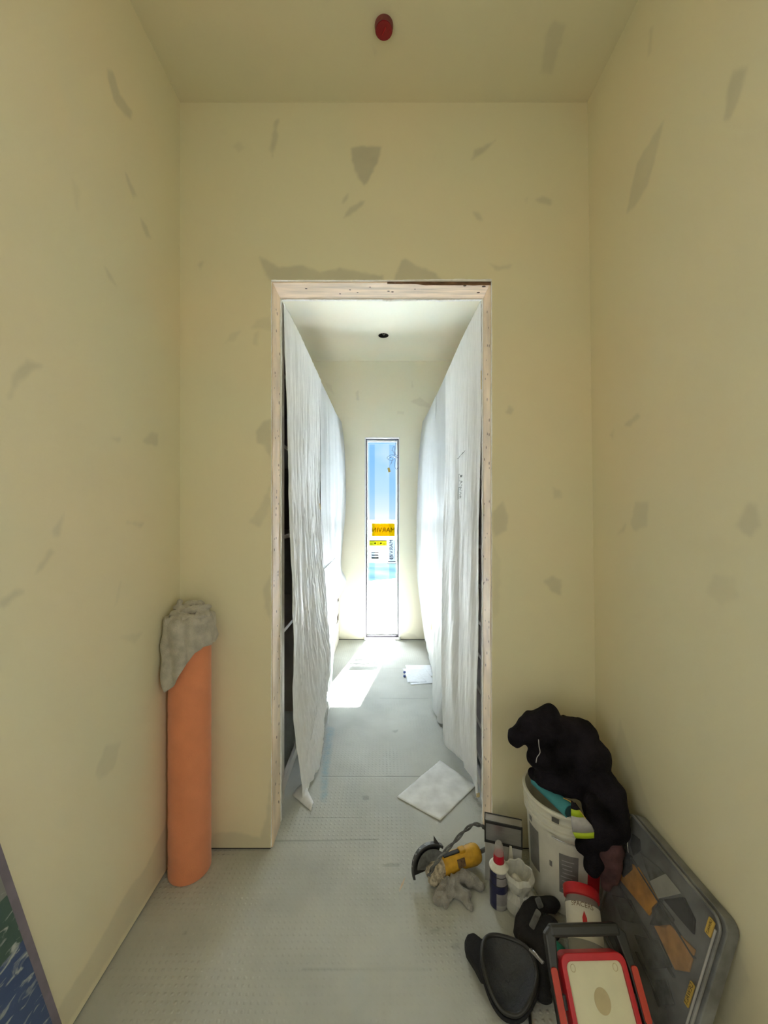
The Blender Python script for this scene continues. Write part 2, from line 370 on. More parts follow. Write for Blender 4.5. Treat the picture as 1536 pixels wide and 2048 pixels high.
def art_mat():
    m, t, o = nt('blue_green_painted_face'); b = N(t, 'ShaderNodeBsdfPrincipled', i_Roughness=.45)
    tcn = N(t, 'ShaderNodeTexCoord'); mp = N(t, 'ShaderNodeMapping'); mp.inputs['Scale'].default_value = (8, 14, 30)
    mp.inputs['Rotation'].default_value = (.6, 0, 0)
    t.links.new(tcn.outputs['Object'], mp.inputs[0])
    n = N(t, 'ShaderNodeTexNoise', i_Scale=1.6, i_Detail=7, i_Distortion=1.2); t.links.new(mp.outputs[0], n.inputs['Vector'])
    sx = N(t, 'ShaderNodeSeparateXYZ'); t.links.new(tcn.outputs['Object'], sx.inputs[0])
    zr = N(t, 'ShaderNodeValToRGB'); e = zr.color_ramp.elements; zr.color_ramp.interpolation = 'CONSTANT'
    e[0].position = 0; e[0].color = (.045, .08, .20, 1); e[1].position = .42; e[1].color = (.05, .10, .085, 1)
    x = zr.color_ramp.elements.new(.56); x.color = (.22, .23, .22, 1)
    t.links.new(sx.outputs['Z'], zr.inputs[0])
    r = N(t, 'ShaderNodeValToRGB'); e = r.color_ramp.elements; e[0].position = .56; e[0].color = (0, 0, 0, 1); e[1].position = .68; e[1].color = (1, 1, 1, 1)
    t.links.new(n.outputs['Fac'], r.inputs[0])
    mx = N(t, 'ShaderNodeMixRGB'); mx.inputs[2].default_value = (.42, .45, .44, 1); t.links.new(r.outputs[0], mx.inputs[0]); t.links.new(zr.outputs[0], mx.inputs[1])
    t.links.new(mx.outputs[0], b.inputs['Base Color']); t.links.new(b.outputs[0], o.inputs[0]); return m
M_art = art_mat()
M_artedge = mat('purple_grey_edge', (.19, .165, .21), .7, var=.1)

# ------------------------------------------------------------------ room shell
CEIL = 3.125; YW = 1.61; YB = 1.757; YF = 4.312
XL = -.847
def XR(z): return .899-(.899-.857)*z/CEIL
OX0, OX1, OZ = -.4655, .4585, 2.383     # door opening in the near drywall

def polyfield(P, Q, polys, soft, warp=None):
    """P,Q: arrays; polys: list of (pts, strength) -> soft coverage"""
    out = np.zeros_like(P)
    for pts, st in polys:
        pts = np.array(pts, float); n = len(pts)
        x0, x1 = pts[:, 0].min()-.04, pts[:, 0].max()+.04; y0, y1 = pts[:, 1].min()-.04, pts[:, 1].max()+.04
        sel = (P > x0) & (P < x1) & (Q > y0) & (Q < y1)
        if not sel.any(): continue
        p = P[sel]; q = Q[sel]; ins = np.zeros(len(p), bool); d = np.full(len(p), 9.)
        for i in range(n):
            ax, ay = pts[i]; bx, by = pts[(i+1) % n]
            c = ((ay > q) != (by > q)); xx = (bx-ax)*(q-ay)/((by-ay) if by != ay else 1e-9)+ax
            ins ^= c & (p < xx)
            t = np.clip(((p-ax)*(bx-ax)+(q-ay)*(by-ay))/((bx-ax)**2+(by-ay)**2+1e-12), 0, 1)
            d = np.minimum(d, np.hypot(p-ax-t*(bx-ax), q-ay-t*(by-ay)))
        sd_ = np.where(ins, d, -d)
        jit = np.array([noise.noise(Vector((a*38, b*38, 3.1))) for a, b in zip(p, q)])*.006
        v = np.clip((sd_+jit)/soft+.6, 0, 1)*st
        out[sel] = np.maximum(out[sel], v)
    return out

def grid_mesh(name, fn, u0, u1, v0, v1, step, mats, field=None, parent=None, kind='structure', attrs=('patch',), thick=None):
    nu = max(1, int(round((u1-u0)/step))); nv = max(1, int(round((v1-v0)/step)))
    U, V = np.meshgrid(np.linspace(u0, u1, nu+1), np.linspace(v0, v1, nv+1), indexing='ij')
    Pn = fn(U, V); co = np.stack(Pn, -1).reshape(-1, 3)
    i = np.arange(nu)[:, None]*(nv+1)+np.arange(nv)[None, :]
    quads = np.stack([i, i+nv+1, i+nv+2, i+1], -1).reshape(-1, 4)
    if thick is not None:        # close the slab: back face a few cm behind, plus the four sides
        base = len(co); c4 = [0, nu*(nv+1), nu*(nv+1)+nv, nv]
        back = co[c4]+np.array(thick); co = np.vstack([co, back])
        extra = [(base, base+3, base+2, base+1)]
        edges = [list(range(0, nu*(nv+1)+1, nv+1)), list(range(nu*(nv+1), nu*(nv+1)+nv+1)), list(range(nu*(nv+1)+nv, nv-1, -(nv+1))), list(range(nv, -1, -1))]
        for k, e in enumerate(edges): extra.append(tuple(e[::-1])+(base+k, base+(k+1) % 4))
    else: extra = []
    me = bpy.data.meshes.new(name); me.from_pydata(co.tolist(), [], quads.tolist()+extra); me.update()
    for m in mats: me.materials.append(m)
    if extra and len(mats) > 1:
        for k in range(len(extra)): me.polygons[len(quads)+k].material_index = 1
    for a in attrs:
        at = me.attributes.new(a, 'FLOAT', 'POINT'); vals = np.zeros(len(co), np.float32)
        if field and a in field: vals[:U.size] = field[a](U, V).reshape(-1)
        at.data.foreach_set('value', vals)
    o = bpy.data.objects.new(name, me); COL.objects.link(o)
    if parent is not None: o.parent = parent
    if kind: o['kind'] = kind
    return o

# --- compound spots, read off in photo coordinates and laid onto each wall
front_px = [
 ([(703,297),(730,292),(762,295),(757,320),(745,345),(728,372),(712,345),(705,318)], .85),
 ([(550,243),(557,238),(553,285),(545,312),(540,300)], .6), ([(684,405),(695,388),(693,398),(687,406)], .6),
 ([(688,435),(700,415),(720,406),(730,402),(712,422)], .65), ([(945,318),(950,300),(972,291),(990,281),(966,306)], .6),
 ([(1070,398),(1085,394),(1103,400),(1100,408),(1080,405)], .5), ([(946,424),(955,425),(965,440),(953,438)], .5),
 ([(519,514),(545,528),(560,535),(605,531),(640,545),(680,537),(740,548),(765,552),(765,562),(545,562),(532,550)], .62),
 ([(787,562),(803,522),(812,519),(830,530),(872,548),(882,562)], .62), ([(980,528),(1000,533),(1022,530),(1018,537),(990,540)], .4),
 ([(515,640),(541,633),(541,660),(503,655)], .3), ([(452,685),(460,668),(479,663),(470,680)], .3),
 ([(513,865),(525,845),(541,838),(541,915),(528,890),(515,885)], .55), ([(500,1045),(520,1015),(538,975),(541,1010),(520,1055)], .35),
 ([(986,1025),(1005,1003),(1016,1035),(1012,1060),(990,1072),(986,1060)], .5), ([(1088,1162),(1105,1154),(1122,1160),(1121,1190),(1105,1183)], .55),
 ([(1018,813),(1026,820),(1022,829),(1013,824)], .5), ([(1106,975),(1120,980),(1122,995),(1108,996)], .35),
 ([(465,292),(480,285),(490,295),(478,305)], .25), ([(395,530),(405,524),(402,540)], .35),
 ([(986,1090),(1000,1120),(998,1220),(986,1240)], .2), ([(527,1180),(541,1150),(541,1240),(532,1215)], .35),
 ([(425,1668),(470,1664),(520,1676),(532,1640),(541,1560),(541,1702),(415,1702)], .45), ([(985,1640),(1010,1600),(1060,1700),(985,1705)], .25),
 ([(508,668),(516,664),(514,690),(507,688)], .3), ([(1050,400),(1054,396),(1053,404)], .3)]
def fwp(l): return [([(X(a, YW), Z(b, YW)) for a, b in p], s) for p, s in l]
PF = fwp(front_px)
def leftp(p): 
    out = []
    for a, b in p:
        y = F*(-XL)/(CX-a); out.append((y, Z(b, y)))
    return out
def rightp(p):
    out = []
    for a, b in p:
        x = .878
        for _ in range(4):
            y = F*x/(a-CX); x = XR(Z(b, y))
        out.append((y, Z(b, y)))
    return out
left_px = [([(216,142),(225,142),(240,190),(263,222),(262,236),(245,225),(228,200),(216,155)], .6), ([(251,345),(259,360),(272,390),(266,393),(254,364)], .5),
 ([(281,436),(294,452),(301,475),(293,474),(284,452)], .5), ([(211,535),(226,555),(232,570),(217,555)], .45), ([(19,795),(28,745),(55,723),(80,731),(60,746),(36,762),(22,795)], .5),
 ([(285,882),(305,865),(316,868),(315,890),(295,888)], .45), ([(222,875),(240,876),(236,886)], .35), ([(105,1060),(127,1028),(118,1070),(108,1072)], .4),
 ([(70,1147),(100,1100),(106,1106),(85,1137)], .4), ([(0,1207),(30,1180),(46,1184),(8,1212)], .45), ([(255,1045),(287,1047),(281,1053)], .35), ([(229,1212),(241,1165),(236,1205)], .25),
 ([(190,1547),(212,1492),(240,1488),(226,1540),(200,1557)], .3), ([(241,1275),(285,1265),(270,1285)], .25), ([(145,360),(160,380),(155,420),(148,400)], .2),
 ([(336,1640),(339,1722),(133,2052),(108,2030),(188,1905),(255,1782),(292,1735)], .42)]
right_px = [([(1254,424),(1262,380),(1275,325),(1308,270),(1327,243),(1314,300),(1295,370),(1268,415)], .45), ([(1450,237),(1455,180),(1467,142),(1492,138),(1480,190),(1460,237)], .5),
 ([(1296,110),(1300,60),(1306,55),(1302,105)], .3), ([(1472,1050),(1498,1005),(1512,1010),(1520,1052),(1500,1072)], .42), ([(1262,1047),(1270,1005),(1297,1003),(1292,1052),(1270,1062)], .35),
 ([(1250,850),(1275,826),(1280,833),(1260,851)], .4), ([(1236,1068),(1252,1048),(1248,1062)], .35), ([(1412,1182),(1430,1150),(1470,1155),(1476,1192),(1440,1207)], .2), ([(1220,870),(1228,860),(1226,878)], .3),
 ([(1190,1580),(1235,1480),(1240,1440),(1260,1500),(1300,1620),(1460,1850),(1500,1960),(1450,2048),(1190,1700)], .25)]
PL = [(leftp(p), s) for p, s in left_px]; PR = [(rightp(p), s) for p, s in right_px]
ceil_px = [([(1083,145),(1090,75),(1108,42),(1132,50),(1116,100),(1104,148)], .4), ([(744,92),(753,104),(748,110)], .35)]
PC = [([(X(a, F*(CEIL-CH)/(HY-b)), F*(CEIL-CH)/(HY-b)) for a, b in p], s) for p, s in ceil_px]
SOFT = .012

fz = lambda polys: {'patch': lambda U, V: polyfield(U, V, polys, SOFT)}
ZG = .008   # the sheets stop just above the floor
# near wall with the rough door opening: three drywall fields
wf = empty('wall_front', (0, 0, 0), kind='structure')
def jz(U, V, which):
    x = U.copy(); z = V.copy()
    if which == 'L':
        e = np.abs(U-OX0) < 1e-6; x[e] += np.array([.003*noise.noise(Vector((1.3, 0, b*9)))+.0012*noise.noise(Vector((5, 0, b*60))) for b in V[e]])
    if which == 'R':
        e = np.abs(U-OX1) < 1e-6; x[e] += np.array([.003*noise.noise(Vector((7.3, 0, b*9)))+.0012*noise.noise(Vector((9, 0, b*60))) for b in V[e]])
    if which == 'T':
        e = (np.abs(V-OZ) < 1e-6); z[e] += np.array([0 if a < OX0+.002 or a > OX1-.002 else .003*noise.noise(Vector((a*14, 2, 0)))+.0015*noise.noise(Vector((a*70, 2, 0)))+(.000 if a < .1 else .004*min(1, (a-.1)/.1)) for a in U[e]])
    return x, np.full_like(U, YW), z
for w, (a, b, c, d) in {'L': (XL-.03, OX0, ZG, OZ), 'R': (OX1, .93, ZG, OZ), 'T': (XL-.03, .93, OZ, CEIL+.02)}.items():
    grid_mesh('drywall_sheet', lambda U, V, w=w: jz(U, V, w), a, b, c, d, .005, [M_wall, M_gypsum], fz(PF), wf, kind=None, thick=(0, .013, 0))
# left, right, ceiling
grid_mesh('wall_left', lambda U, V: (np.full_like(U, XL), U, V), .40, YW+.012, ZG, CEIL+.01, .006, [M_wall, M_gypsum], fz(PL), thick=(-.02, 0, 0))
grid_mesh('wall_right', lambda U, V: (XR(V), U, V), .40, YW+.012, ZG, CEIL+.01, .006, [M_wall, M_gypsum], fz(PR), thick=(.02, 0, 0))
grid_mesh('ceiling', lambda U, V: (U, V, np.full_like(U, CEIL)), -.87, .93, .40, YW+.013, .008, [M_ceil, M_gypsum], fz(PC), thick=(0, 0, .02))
# the rest of the near room, behind and beside the camera
bk = MB()
bk.box(-.90, -.85, -2.1, .40, 0, CEIL+.02).box(.885, .92, -2.1, .40, 0, CEIL+.02).box(-.90, .93, -2.1, .40, CEIL, CEIL+.03)
bk.box(-.90, .93, -2.15, -2.1, 0, CEIL+.03)
tag(bk.build('wall_rear', M_wall), kind='structure')
# dark gap where the board stops above the floor
gp = MB(); gp.box(XL-.03, XL-.004, .40, YW+.01, -.01, .02).box(.905, .94, .40, YW+.01, -.01, .02)
gp.box(XL-.02, OX0-.004, YW+.004, YW+.012, 0, .012).box(OX1+.004, .93, YW+.004, YW+.012, 0, .012)
tag(gp.build('trim_1', M_gap), kind='structure')

# floor
def floor_seam(U, V):
    s = np.zeros_like(U)
    for y, x0, x1, w, k in ((1.656, -.9, -.02, .0035, .7), (2.061, -.33, .40, .003, .8), (1.187, -.25, .15, .003, .35), (2.94, -.02, .35, .003, .8), (3.52, -.2, .45, .003, .3), (1.78, -.35, -.1, .003, .4)):
        wob = np.sin(U*9+y)*.0015
        s = np.maximum(s, np.clip(1.3-np.abs(V-y-wob)/w, 0, 1)*((U > x0) & (U < x1))*k)
    return s
def flp(p): return [(FL(a, b).x, FL(a, b).y) for a, b in p]
ST = [(flp([(656,1452),(668,1458),(662,1500),(655,1560),(652,1604),(642,1600),(644,1530)]), .7), (flp([(700,1960),(730,1940),(738,2010),(705,2030)]), .10)]
DK = [(flp([(760,1729),(800,1727),(797,1735),(763,1734)]), .5), (flp([(724,1594),(738,1592),(736,1600),(727,1600)]), .55), (flp([(905,1890),(920,1885),(915,1900)]), .4),
      (flp([(860,1858),(880,1856),(878,1862),(862,1862)]), .35), (flp([(786,1462),(796,1459),(795,1464),(788,1466)]), .5), (flp([(474,1924),(480,1920),(478,1930)]), .4), (flp([(367,1866),(372,1862),(371,1870)]), .5)]
grid_mesh('floor', lambda U, V: (U, V, np.zeros_like(U)), -1.08, 1.08, .40, 4.40, .006, [M_floor],
          {'stain': lambda U, V: polyfield(U, V, ST, .02), 'seam': lambda U, V: np.maximum(floor_seam(U, V), polyfield(U, V, DK, .006))}, attrs=('stain', 'seam'), thick=(0, 0, -.05))
f2 = MB(); f2.box(-1.0, 1.0, -2.15, .40, -.05, 0); tag(f2.build('floor_near', M_floor), kind='structure')

# inner room shell
XI = 1.03
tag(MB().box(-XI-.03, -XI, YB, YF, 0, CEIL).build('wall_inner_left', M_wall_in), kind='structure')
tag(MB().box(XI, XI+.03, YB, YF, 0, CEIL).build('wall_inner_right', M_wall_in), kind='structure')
WX0, WX1, WZ0, WZ1 = -.188, .182, .022, 2.262
inner_px = [([(712,785),(717,780),(718,800),(713,800)], .4), ([(820,803),(840,795),(858,808),(862,815),(840,812)], .35), ([(650,765),(662,770),(668,790),(658,780)], .25), ([(795,823),(808,823),(808,828),(795,828)], .3),
  ([(683,1262),(700,1255),(725,1262),(731,1270),(731,1281),(676,1281)], .35), ([(798,1262),(830,1270),(845,1281),(798,1281)], .35), ([(824,762),(827,775),(822,775)], .3), ([(690,975),(696,985),(690,985)], .25)]
PI_ = [([(X(a, YF), Z(b, YF)) for a, b in p], s) for p, s in inner_px]
wb = empty('wall_far', (0, 0, 0), kind='structure')
for a, b, c, d in ((-XI, WX0, ZG, CEIL), (WX1, XI, ZG, CEIL), (WX0, WX1, WZ1, CEIL)):
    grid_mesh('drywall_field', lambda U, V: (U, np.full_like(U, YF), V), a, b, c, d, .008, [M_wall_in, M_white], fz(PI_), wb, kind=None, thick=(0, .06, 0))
bs = MB().box(-XI-.03, WX0-.03, YF+.06, YF+.10, -.05, CEIL+.05).box(WX1+.03, XI+.03, YF+.06, YF+.10, -.05, CEIL+.05).box(WX0-.03, WX1+.03, YF+.06, YF+.10, WZ1+.03, CEIL+.05)
o = bs.build('sheathing', M_gap, wb)
tag(MB().box(-XI-.03, OX0-.01, YB-.013, YB, ZG, CEIL).box(OX1+.01, XI+.03, YB-.013, YB, ZG, CEIL).box(OX0-.01, OX1+.01, YB-.013, YB, 2.385, CEIL).build('wall_inner_front', M_wall_in), kind='structure')
tag(MB().box(-XI, OX0-.05, YW+.0135, YB-.0135, 0, CEIL).box(OX1+.05, XI, YW+.0135, YB-.0135, 0, CEIL).box(OX0-.1, OX1+.1, YW+.0135, YB-.0135, 2.43, CEIL).build('wall_core', M_gap), kind='structure')
gp2 = MB().box(-XI, WX0-.02, YF+.004, YF+.01, 0, .012).box(WX1+.02, XI, YF+.004, YF+.01, 0, .012); tag(gp2.build('trim_2', M_gap), kind='structure')
tr3 = MB().box(WX0-.02, WX0+.002, YF-.014, YF+.002, 0, .035).box(WX1-.002, WX1+.02, YF-.014, YF+.002, 0, .035); tag(tr3.build('trim_3', M_greybox), kind='structure')
# inner ceiling with the round hole cut through
HCX, HCY, HR = X(767, 3.68), 3.70, .048
bmc = bmesh.new(); ring = [bmc.verts.new((HCX+HR*math.cos(2*PI*k/32), HCY+HR*math.sin(2*PI*k/32), CEIL)) for k in range(32)]
x0, x1, y0, y1 = -XI, XI, YB-.01, YF+.02
outer = []
for k in range(32):
    a = 2*PI*k/32; dx, dy = math.cos(a), math.sin(a)
    t = min(((x1-HCX)/dx if dx > 1e-6 else 1e9), ((x0-HCX)/dx if dx < -1e-6 else 1e9), ((y1-HCY)/dy if dy > 1e-6 else 1e9), ((y0-HCY)/dy if dy < -1e-6 else 1e9))
    outer.append(bmc.verts.new((HCX+dx*t, HCY+dy*t, CEIL)))
for k in range(32): bmc.faces.new((ring[k], ring[(k+1) % 32], outer[(k+1) % 32], outer[k]))
for (cx, cy_) in ((x1, y1), (x0, y1), (x0, y0), (x1, y0)):
    near = sorted(range(32), key=lambda k: (outer[k].co.x-cx)**2+(outer[k].co.y-cy_)**2)
    for k in range(32):
        A, B = outer[k].co, outer[(k+1) % 32].co
        if (abs(A.x-cx) < 1e-5 and abs(B.y-cy_) < 1e-5) or (abs(B.x-cx) < 1e-5 and abs(A.y-cy_) < 1e-5):
            v = bmc.verts.new((cx, cy_, CEIL)); bmc.faces.new((outer[k], outer[(k+1) % 32], v)); break
me = bpy.data.meshes.new('ceiling_inner'); bmc.to_mesh(me); bmc.free(); me.materials.append(M_wall_in)
ci = bpy.data.objects.new('ceiling_inner', me); COL.objects.link(ci); ci['kind'] = 'structure'
tag(MB().box(-1.2, 1.2, -2.2, YF+.1, CEIL+.14, CEIL+.18).build('roof', M_gap), kind='structure')
tag(MB().box(-XI-.03, -XI, YB-.12, YF, CEIL, CEIL+.14).box(XI, XI+.03, YB-.12, YF, CEIL, CEIL+.14).box(-XI, XI, YF+.06, YF+.1, CEIL, CEIL+.14).build('roof_edge', M_gap), kind='structure')
cb = empty('ceiling_hole_can', (HCX, HCY, CEIL), label='round dark recessed can hole in the ceiling of the far corridor', cat='ceiling hole')
MB().lathe([(HR+.001, -.001), (HR-.001, -.001), (HR-.001, .10), (0.001, .10)], 32, Matrix.Translation((HCX, HCY, CEIL))).build('can', M_tin, cb, smooth=True)
MB().tube(spline([(HCX-.03, HCY+.02, CEIL+.08), (HCX, HCY+.01, CEIL+.01), (HCX+.02, HCY-.01, CEIL+.03), (HCX+.03, HCY, CEIL+.08)], 6), .004).build('wire', M_pail, cb, smooth=True)

# rough door frame
dr = empty('door_1', (0, 0, 0), kind='structure')
def jamb(xf, sgn):
    m = MB(); n = 90; vs = []; fs = []
    for i in range(n+1):
        z = 2.379*i/n; j = .0018*noise.noise(Vector((xf*3, 0, z*6)))
        for (xx, yy) in ((xf+j, YW+.0135), (xf+j+sgn*.0, YB-.014), (xf-sgn*.04, YB-.014), (xf-sgn*.04, YW+.0135)): vs.append((xx, yy, z))
    for i in range(n):
        for k in range(4): fs.append((i*4+k, i*4+(k+1) % 4, (i+1)*4+(k+1) % 4, (i+1)*4+k))
    fs += [(0, 1, 2, 3), tuple(n*4+k for k in range(4))]
    m.add(vs, fs, 0)
    rnd = random.Random(3 if sgn > 0 else 9)
    for z in [.12, .2, .33, .47, .55, .62, .8, .86, .98, 1.1, 1.12, 1.3, 1.45, 1.6, 1.62, 1.75, 1.9, 2.0, 2.12, 2.2, 2.28]+[rnd.uniform(.1, 2.3) for _ in range(26)]:
        y = rnd.uniform(YW+.025, YB-.03); s = rnd.uniform(.0016, .0032)
        m.add([(xf+sgn*.002, y+s*1.6*math.cos(a*PI/4), z+s*rnd.uniform(1.6, 3)*math.sin(a*PI/4)) for a in range(8)], [tuple(range(8))], 1)
    return m
jamb(-.463, 1).build('jamb', [M_wood, M_nail], dr); jamb(.4555, -1).build('jamb', [M_wood, M_nail], dr)
hd = MB().box(-.50, .495, YW+.0135, YB-.014, 2.379, 2.45)
for a, y, r in ((612, .04, .004), (700, .05, .003), (715, .07, .003), (777, .06, .004), (785, .065, .004), (930, .02, .005), (957, .07, .005), (680, .08, .003), (968, .025, .006), (740, .03, .003), (830, .045, .0025)):
    xx = X(a, YW+y+.01); hd.add([(xx+r*1.5*math.cos(k*PI/4), YW+.0135+y+r*math.sin(k*PI/4), 2.3784) for k in range(8)], [tuple(range(8))], 1)
hd.build('header', [M_woodh, M_nail], dr)
# split dark wood left between board and header
n = 40; vs = []; fs = []
for i in range(n+1):
    x = .02+(.4585-.02)*i/n; h = .0022+.010*min(1, max(0, (x-.10)/.08)) + .002*noise.noise(Vector((x*30, 0, 0)))
    vs += [(x, YW+.0130, 2.3805-h), (x, YW+.0130, 2.384), (x, YW+.020, 2.3775)]
for i in range(n): fs += [(i*3, (i+1)*3, (i+1)*3+1, i*3+1), (i*3, i*3+2, (i+1)*3+2, (i+1)*3)]
MB().add(vs, fs).build('split_wood', M_wooddark, dr)
# torn rear board edge hanging under the header
n = 150; vs = []; fs = []
for i in range(n+1):
    x = -.455+.905*i/n; j = .0035*abs(noise.noise(Vector((x*60, 1, 0))))+.004*max(0, noise.noise(Vector((x*17, 5, 0))))
    vs += [(x, YB-.0135, 2.3790), (x, YB-.0135, 2.3765-j), (x, YB+.0005, 2.3765-j), (x, YB+.0005, 2.390)]
for i in range(n):
    for k in range(3): fs.append((i*4+k, i*4+4+k, i*4+5+k, i*4+k+1))
MB().add(vs, fs).build('torn_board_edge', M_gypsum, dr)
for xs, sg in ((-.4628, 1), (.4553, -1)):
    n = 120; vs = []; fs = []
    for i in range(n+1):
        z = .01+2.365*i/n; j = sg*(.002+.003*max(0, noise.noise(Vector((xs*9, 4, z*12))))+.0015*noise.noise(Vector((xs*9, 4, z*50))))
        vs += [(xs-sg*.004, YB-.0135, z), (xs+j, YB-.0135, z), (xs+j, YB, z)]
    for i in range(n):
        for k in range(2): fs.append((i*3+k, i*3+3+k, i*3+4+k, i*3+k+1))
    MB().add(vs, fs).build('torn_board_edge', M_gypsum, dr)

# ------------------------------------------------------------------ slim window
wn_ = empty('window_1', (0, YF+.08, WZ0), kind='structure')
fy0, fy1 = YF+.055, YF+.10
fr = MB(); t_ = .010
for a, b, c, d in ((WX0, WX0+t_, WZ0, WZ1), (WX1-t_, WX1, WZ0, WZ1), (WX0+t_, WX1-t_, WZ1-t_, WZ1), (WX0+t_, WX1-t_, WZ0, WZ0+.018)): fr.box(a, b, fy0-.02, fy1, c, d)
fr.build('frame', M_frame, wn_)
rv = MB(); rv.box(WX0-.012, WX0-.001, YF-.0005, fy0, WZ0, WZ1+.01).box(WX1+.001, WX1+.012, YF-.0005, fy0, WZ0, WZ1+.01).box(WX0-.001, WX1+.001, YF-.0005, fy0, WZ1+.001, WZ1+.012)
rv.box(WX0-.001, WX1+.001, YF+.004, fy0+.03, -.02, WZ0)
rv.build('reveal', M_white, wn_)
s2 = MB()
for a, b, c, d in ((WX0+t_, WX0+.020, WZ0+.018, WZ1-t_), (WX1-.020, WX1-t_, WZ0+.018, WZ1-t_), (WX0+.02, WX1-.02, WZ1-.03, WZ1-t_), (WX0+.02, WX1-.02, WZ0+.018, WZ0+.035)): s2.box(a, b, fy0+.005, fy1-.01, c, d)
s2.build('sash', M_white, wn_)
GY = YF+.075
MB().box(WX0+.01, WX1-.01, GY, GY+.004, WZ0+.01, WZ1-.01).build('pane', M_glass, wn_)
def gp_(px, py): return X(px, GY), Z(py, GY)
fl = MB()
for a, b in ((739, 749.5), (778.5, 790.5)): fl.box(X(a, GY), X(b, GY), GY-.0012, GY-.0006, WZ0+.5, Z(889, GY))
fl.build('protective_film', M_film, wn_)
fl = MB().box(X(735, GY), X(793, GY), GY-.0012, GY-.0006, Z(887, GY), Z(883, GY)); fl.build('protective_film', M_film, wn_)

def text_mb(s, size, M, mi=0, mb=None, ext=0):
    cu = bpy.data.curves.new('t', 'FONT'); cu.body = s; cu.size = size; cu.align_x = 'CENTER'; cu.align_y = 'CENTER'; cu.extrude = ext
    ob = bpy.data.objects.new('t', cu); COL.objects.link(ob)
    dg = bpy.context.evaluated_depsgraph_get(); me = ob.evaluated_get(dg).to_mesh()
    mb = mb or MB(); mb.add([M @ v.co for v in me.vertices], [tuple(p.vertices) for p in me.polygons], mi)
    ob.evaluated_get(dg).to_mesh_clear(); bpy.data.objects.remove(ob); bpy.data.curves.remove(cu); return mb
def stick(px0, px1, py0, py1, m, mats, extra=None, name='sticker'):
    (a, d), (b, c) = gp_(px0, py0), gp_(px1, py1)
    mb = MB().add([(a, GY+.0048, c), (b, GY+.0048, c), (b, GY+.0048, d), (a, GY+.0048, d)], [(0, 1, 2, 3)], 0)
    if extra: extra(mb, a, b, c, d)
    return mb.build(name, mats, COL.objects['pane'])
# lettering faces outdoors, so it reads mirrored from inside
def Mout(x, z, y=GY+.0038, rot=0): return Matrix.Translation((x, y, z)) @ Matrix.Rotation(PI, 4, 'Z') @ Matrix.Rotation(PI/2, 4, 'X') @ Matrix.Rotation(rot, 4, 'Z')
def ex1(mb, a, b, c, d):
    cx, cz = (a+b)/2, (c+d)/2
    for k, (r0, r1) in enumerate(((.018, .030), (.042, .056), (.066, .076))):
        vs = []; fs = []; n = 40
        for i in range(n):
            A = 2*PI*i/n
            for r in (r0, r1): vs.append((max(a, min(b, cx+r*1.35*math.cos(A))), GY+.0042, max(c, min(d, cz+.01+r*math.sin(A)))))
        for i in range(n): fs.append((2*i, 2*i+1, (2*i+3) % (2*n), (2*i+2) % (2*n)))
        mb.add(vs, fs, 2)
    text_mb('MARVIN', .074, Mout(cx, cz-.004), 1, mb)
stick(743.5, 790, 1046.5, 1073, 0, [S_yel, S_ink, S_yel3], ex1)
def ex2(mb, a, b, c, d):
    mb.box(a, b, GY+.0036, GY+.0042, d-.012, d, 1)
    text_mb('\u25C4 \u25A1 \u25BA', .03, Mout((a+b)/2, (c+d)/2-.006), 1, mb)
    mb.box(a+.012, a+.04, GY+.0036, GY+.0042, c+.02, c+.026, 1); mb.box(b-.05, b-.015, GY+.0036, GY+.0042, c+.02, c+.025, 1)
stick(738, 774, 1080, 1092, 0, [S_yel2, S_gry], ex2)
def ex3(mb, a, b, c, d):
    text_mb('MARVIN', .062, Mout((a+b)/2-.006, (c+d)/2+.03, rot=-PI/2), 1, mb)
    cx, cz = (a+b)/2-.004, c+.075
    for r in (.012, .020):
        vs = []; fs = []
        for i in range(24):
            A = 2*PI*i/24; vs += [(cx+r*math.cos(A), GY+.0042, cz+r*math.sin(A)), (cx+(r+.004)*math.cos(A), GY+.0042, cz+(r+.004)*math.sin(A))]
        for i in range(24): fs.append((2*i, 2*i+1, (2*i+3) % 48, (2*i+2) % 48))
        mb.add(vs, fs, 1)
    rn = random.Random(4)
    for (u0, u1, v0, v1) in ((a, b, c, c+.004), (a, b, d-.006, d), (a, a+.003, c, d), (b-.003, b, c, d), (a, b, c+.045, c+.047), (a, b, c+.025, c+.033)): mb.box(u0, u1, GY+.0036, GY+.0042, v0, v1, 1)
    for k in range(14): z = c+.06+k*.015; mb.box(b-.02, b-.02+rn.uniform(.006, .012), GY+.0036, GY+.0042, z, z+.005, 1)
    mb.box(a, b, GY+.0036, GY+.0042, d+.008, d+.014, 1)
stick(775.5, 792, 1080, 1128, 0, [S_wht, S_gry], ex3)
def ex4(mb, a, b, c, d):
    mb.box(a, b, GY+.0036, GY+.0042, d-.012, d, 1); mb.box(a, b, GY+.0036, GY+.0042, (c+d)/2-.004, (c+d)/2+.006, 2); mb.box(a, b, GY+.0036, GY+.0042, c, c+.02, 2); mb.box(a, a+.005, GY+.0036, GY+.0042, c, d, 3)
stick(742.5, 757.5, 1103, 1118, 0, [S_wht, S_red, S_grn, S_gry], ex4)
stick(767, 769.3, 1213, 1225, 0, [S_gry])
